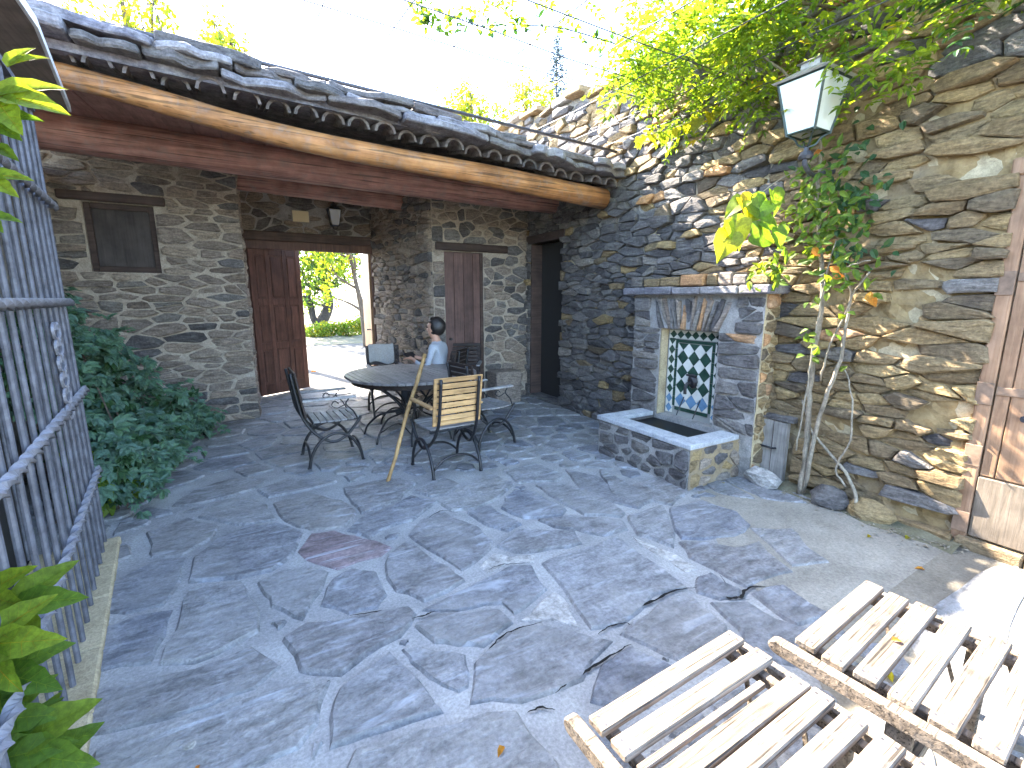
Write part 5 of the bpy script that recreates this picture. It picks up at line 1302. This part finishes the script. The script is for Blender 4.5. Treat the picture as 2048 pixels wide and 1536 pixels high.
while z > tc.z-5.5:
    rr = .10+(tc.z-z)*.27
    for q in range(6):
        a = q*PI/3+k_*.5+LR.uniform(-.2, .2); L = rr*LR.uniform(.7, 1.1); d = Vector((math.cos(a), math.sin(a), .12)); tip = Vector((0, 0, z))+d*L
        cn.tube([(0, 0, z), tip], [.022, .008], 4, False)
        for w in range(int(L*80)):
            p = Vector((0, 0, z)).lerp(tip, LR.uniform(.15, 1)); add_leaf(cn, p, d*.7+rv()*.6, Vector((0, 0, 1)), .17, .03, 0, .1)
    z -= .2+.02*k_*.3; k_ += 1
cn.build('crown', M['conifer'], CF)['kind'] = 'stuff'

# view through the doorway
yd = floor_grid('outer_yard', -4, 12, 8.72, 17.5, M['yard'], -.012, .4, .02); tag(yd, 'sunlit pale stone yard beyond the main door', None, None, 'structure')
gs_ = floor_grid('dry_grass_bank', -8, 16, 17.4, 24, M['grassg'], 0.0, .5, .08); gs_['kind'] = 'structure'
for i in range(60):
    pass
o_ = atZ(645, 668, 0); tb = Vector((o_.x, o_.y, 0)); s_ = 1
def at18(x, y): return atY(x, y, tb.y)-tb
tr1 = tree('shade_tree', 'dark leaning tree with a forked curved trunk framed in the doorway', tb,
    [(0, 0, 0), at18(640, 650), at18(652, 628), at18(658, 605), at18(652, 575), at18(645, 545), at18(640, 520), at18(640, 480)], .3,
    [(at18(x, y)+Vector((0, LR.uniform(-1, 1), 0)), r) for x, y, r in [(620, 520, 1.3), (660, 505, 1.5), (615, 560, 1.1), (690, 510, 1.6), (635, 575, 1.0), (680, 545, 1.2), (600, 540, 1.4), (655, 560, .8), (610, 600, .9), (640, 470, 2.2), (590, 480, 2.0), (700, 460, 2.2), (600, 430, 2.2), (660, 400, 2.4), (720, 400, 2.2)]],
    ['leaf', 'leaf_dark', 'leaf', 'leaf_lime'], 150, .2, 'bark_dark', gaps=-.02)
MB().tube(smooth_path([(0, 0, .1), at18(628, 640), at18(622, 615), at18(612, 590)], 4), .16, 6).build('limb', M['bark_dark'], tr1)
b2 = Vector((3.45, 16.2, 0))
tree('yellow_tree', 'bright yellow green tree at the right edge of the doorway view', b2, [(0, 0, 0), (-.1, 0, 1.2), (-.3, 0, 2.4), (-.5, 0, 3.6)], .14,
     [((-.9, 0, 4.2), 1.0), ((-1.3, .2, 3.5), .8), ((-1.0, 0, 2.7), .7), ((-.6, 0, 3.2), 1.0), ((-1.2, 0, 1.7), .5), ((-.2, 0, 4.6), 1.2)], ['leaf_lime', 'leaf', 'leaf_yel'], 210, .15, gaps=-.1)
HG = thing('low_hedge', 'low bright yellow green hedge along the edge of the yard', 'hedge')
gs2 = {'leaf_lime': MB(), 'leaf': MB(), 'leaf_yel': MB()}
for i in range(3800):
    x = LR.uniform(-3, 9); hh = (.75+.5*noise.noise(Vector((x*.7, 0, 5))))*min(1, max(.25, (x-1.2)/2.2)); p = Vector((x, 21.5+LR.uniform(-.5, .5), LR.uniform(0, max(.15, hh))))
    for q in range(2): add_leaf(gs2[LR.choice(['leaf_lime', 'leaf_lime', 'leaf', 'leaf_yel'])], p+rv()*.1, rv(), Vector((0, -.4, 1))+rv()*.6, LR.uniform(.12, .2), .09)
build_leaves('foliage', gs2, HG)
gw = thing('garden_wall', 'short grey garden wall beside the open door leaf outside', 'wall')
for j in range(3):
    for i in range(4): MB().box(3.95+.5*i, 4.44+.5*i, 18.2, 18.6, .25*j, .25*j+.235).build('block', M['stone_grey'], gw, .02)
hl = MB(); n_ = 60
for i in range(n_+1):
    x = -900+1800*i/n_+100; zt = 7+5*noise.noise(Vector((i*.15, 0, 0)))+2*noise.noise(Vector((i*.6, 1, 0)))
    hl.v += [(x, 760, -1), (x, 850, zt*.6), (x, 920, zt), (x, 1000, -1)]
for i in range(n_):
    for j in range(3): a = i*4+j; hl.f.append((a, a+4, a+5, a+1))
tag(hl.build('hill', M['hill'], None, smooth=True), 'low hazy blue hill on the horizon', None, None, 'structure')

# ================================================================== SMALL THINGS ON THE GROUND
def lump(name, label, cat, c, r, m, seed, sq=(1, 1, 1), group=None):
    bm = bmesh.new(); bmesh.ops.create_icosphere(bm, subdivisions=2, radius=1)
    for v in bm.verts:
        f = 1+.35*noise.noise(v.co*1.3+Vector((seed, 0, 0))); v.co = Vector((v.co.x*r*sq[0]*f, v.co.y*r*sq[1]*f, v.co.z*r*sq[2]*f))
    me = bpy.data.meshes.new(name); bm.to_mesh(me); bm.free(); me.materials.append(m); o = link(name, me); o.location = c; return tag(o, label, cat, group)
lump('rock', 'pale rounded rock lying before the grey hatch door', 'rock', (3.76, 2.22, .07), .14, M['flag_pale'], 3, (.75, 1.15, .6))
lump('rock', 'flat grey rock behind the vine foot', 'rock', (3.82, 1.72, .07), .13, M['stone_grey'], 8, (.8, 1, .7))
lump('rock', 'dark low rock at the wall foot past the vine', 'rock', (3.85, 1.45, .06), .13, M['stone_brown'], 15, (.7, 1.2, .7))
p = atZ(380, 1491, .02); lump('pebble', 'small white pebble on the slate near the bottom edge', 'pebble', p, .014, M['flag_pale'], 5, (1.2, .9, .8))
def fallen(x, y, z, label, m, L=.05):
    b = atZ(x, y, z); mb = MB(); a = LR.uniform(0, 6.28); add_leaf(mb, b, Vector((math.cos(a), math.sin(a), .1)), Vector((0, 0, 1))+rv()*.3, L, L*.6, .5, .2)
    o = mb.build('fallen_leaf', M[m]); tag(o, label, 'leaf', 'fallen leaves')
fallen(1008, 1492, .022, 'orange curled leaf on the blue slate at the bottom edge', 'leaf_or', .045)
fallen(400, 1529, .02, 'small brown leaf beside the white pebble', 'leaf_or', .03)
fallen(1782, 1280, .425, 'yellow leaf lying on a slat of the lounger nearer the wall', 'leaf_or', .035)
fallen(1772, 1343, .01, 'yellow leaf on the ground seen between the lounger slats', 'leaf_yel', .06)
fallen(1735, 1075, .012, 'yellow leaf on bare ground near the gate post', 'leaf_yel', .05)
fallen(1810, 1078, .012, 'narrow yellow leaf nearest the gate post', 'leaf_yel', .06)
fallen(1447, 968, .012, 'yellow leaf by the corner of the basin', 'leaf_yel', .04)
fallen(1850, 1140, .012, 'orange leaf on the shaded ground above the loungers', 'leaf_or', .05)
fallen(622, 744, .012, 'red leaf on the sunlit floor in the doorway', 'leaf_or', .12)
lit = MB()
for i in range(420):
    y = LR.uniform(.9, 2.3); x = 3.92-abs(LR.gauss(0, .12)); b = Vector((x, y, .012+LR.random()*.01)); a = LR.uniform(0, 6.28)
    add_leaf(lit, b, Vector((math.cos(a), math.sin(a), LR.uniform(-.1, .3))), Vector((0, 0, 1))+rv()*.5, LR.uniform(.015, .05), LR.uniform(.006, .02))
tag(lit.build('leaf_litter', M['stem']), 'dry leaf litter along the foot of the ochre wall', None, None, 'stuff')
soil = MB(); n_ = 40
for i in range(n_+1):
    y = .95+1.5*i/n_; w_ = .22+.08*noise.noise(Vector((y*4, 0, 2))); soil.v += [(3.96, y, .04+.02*noise.noise(Vector((y*6, 1, 2)))), (3.96-w_*.5, y, .03+.015*noise.noise(Vector((y*9, 5, 2)))), (3.96-w_, y, .004)]
for i in range(n_):
    for j in (0, 1): a = i*3+j; soil.f.append((a, a+3, a+4, a+1))
tag(soil.build('soil_strip', M['grassg']), 'dark soil strip at the foot of the wall', None, None, 'structure')

# ================================================================== AIR: far things fade to pale blue
m, t, b = mat('haze_air'); t.nodes.remove(b); v = N(t, 'ShaderNodeVolumePrincipled'); v.inputs['Density'].default_value = .00018
v.inputs['Color'].default_value = (.82, .9, 1, 1); t.links.new(v.outputs[0], t.nodes['Material Output'].inputs['Volume'])
hz = MB().box(-1700, 1700, -1700, 1700, -1.2, 16.0).build('haze', m); hz['kind'] = 'stuff'
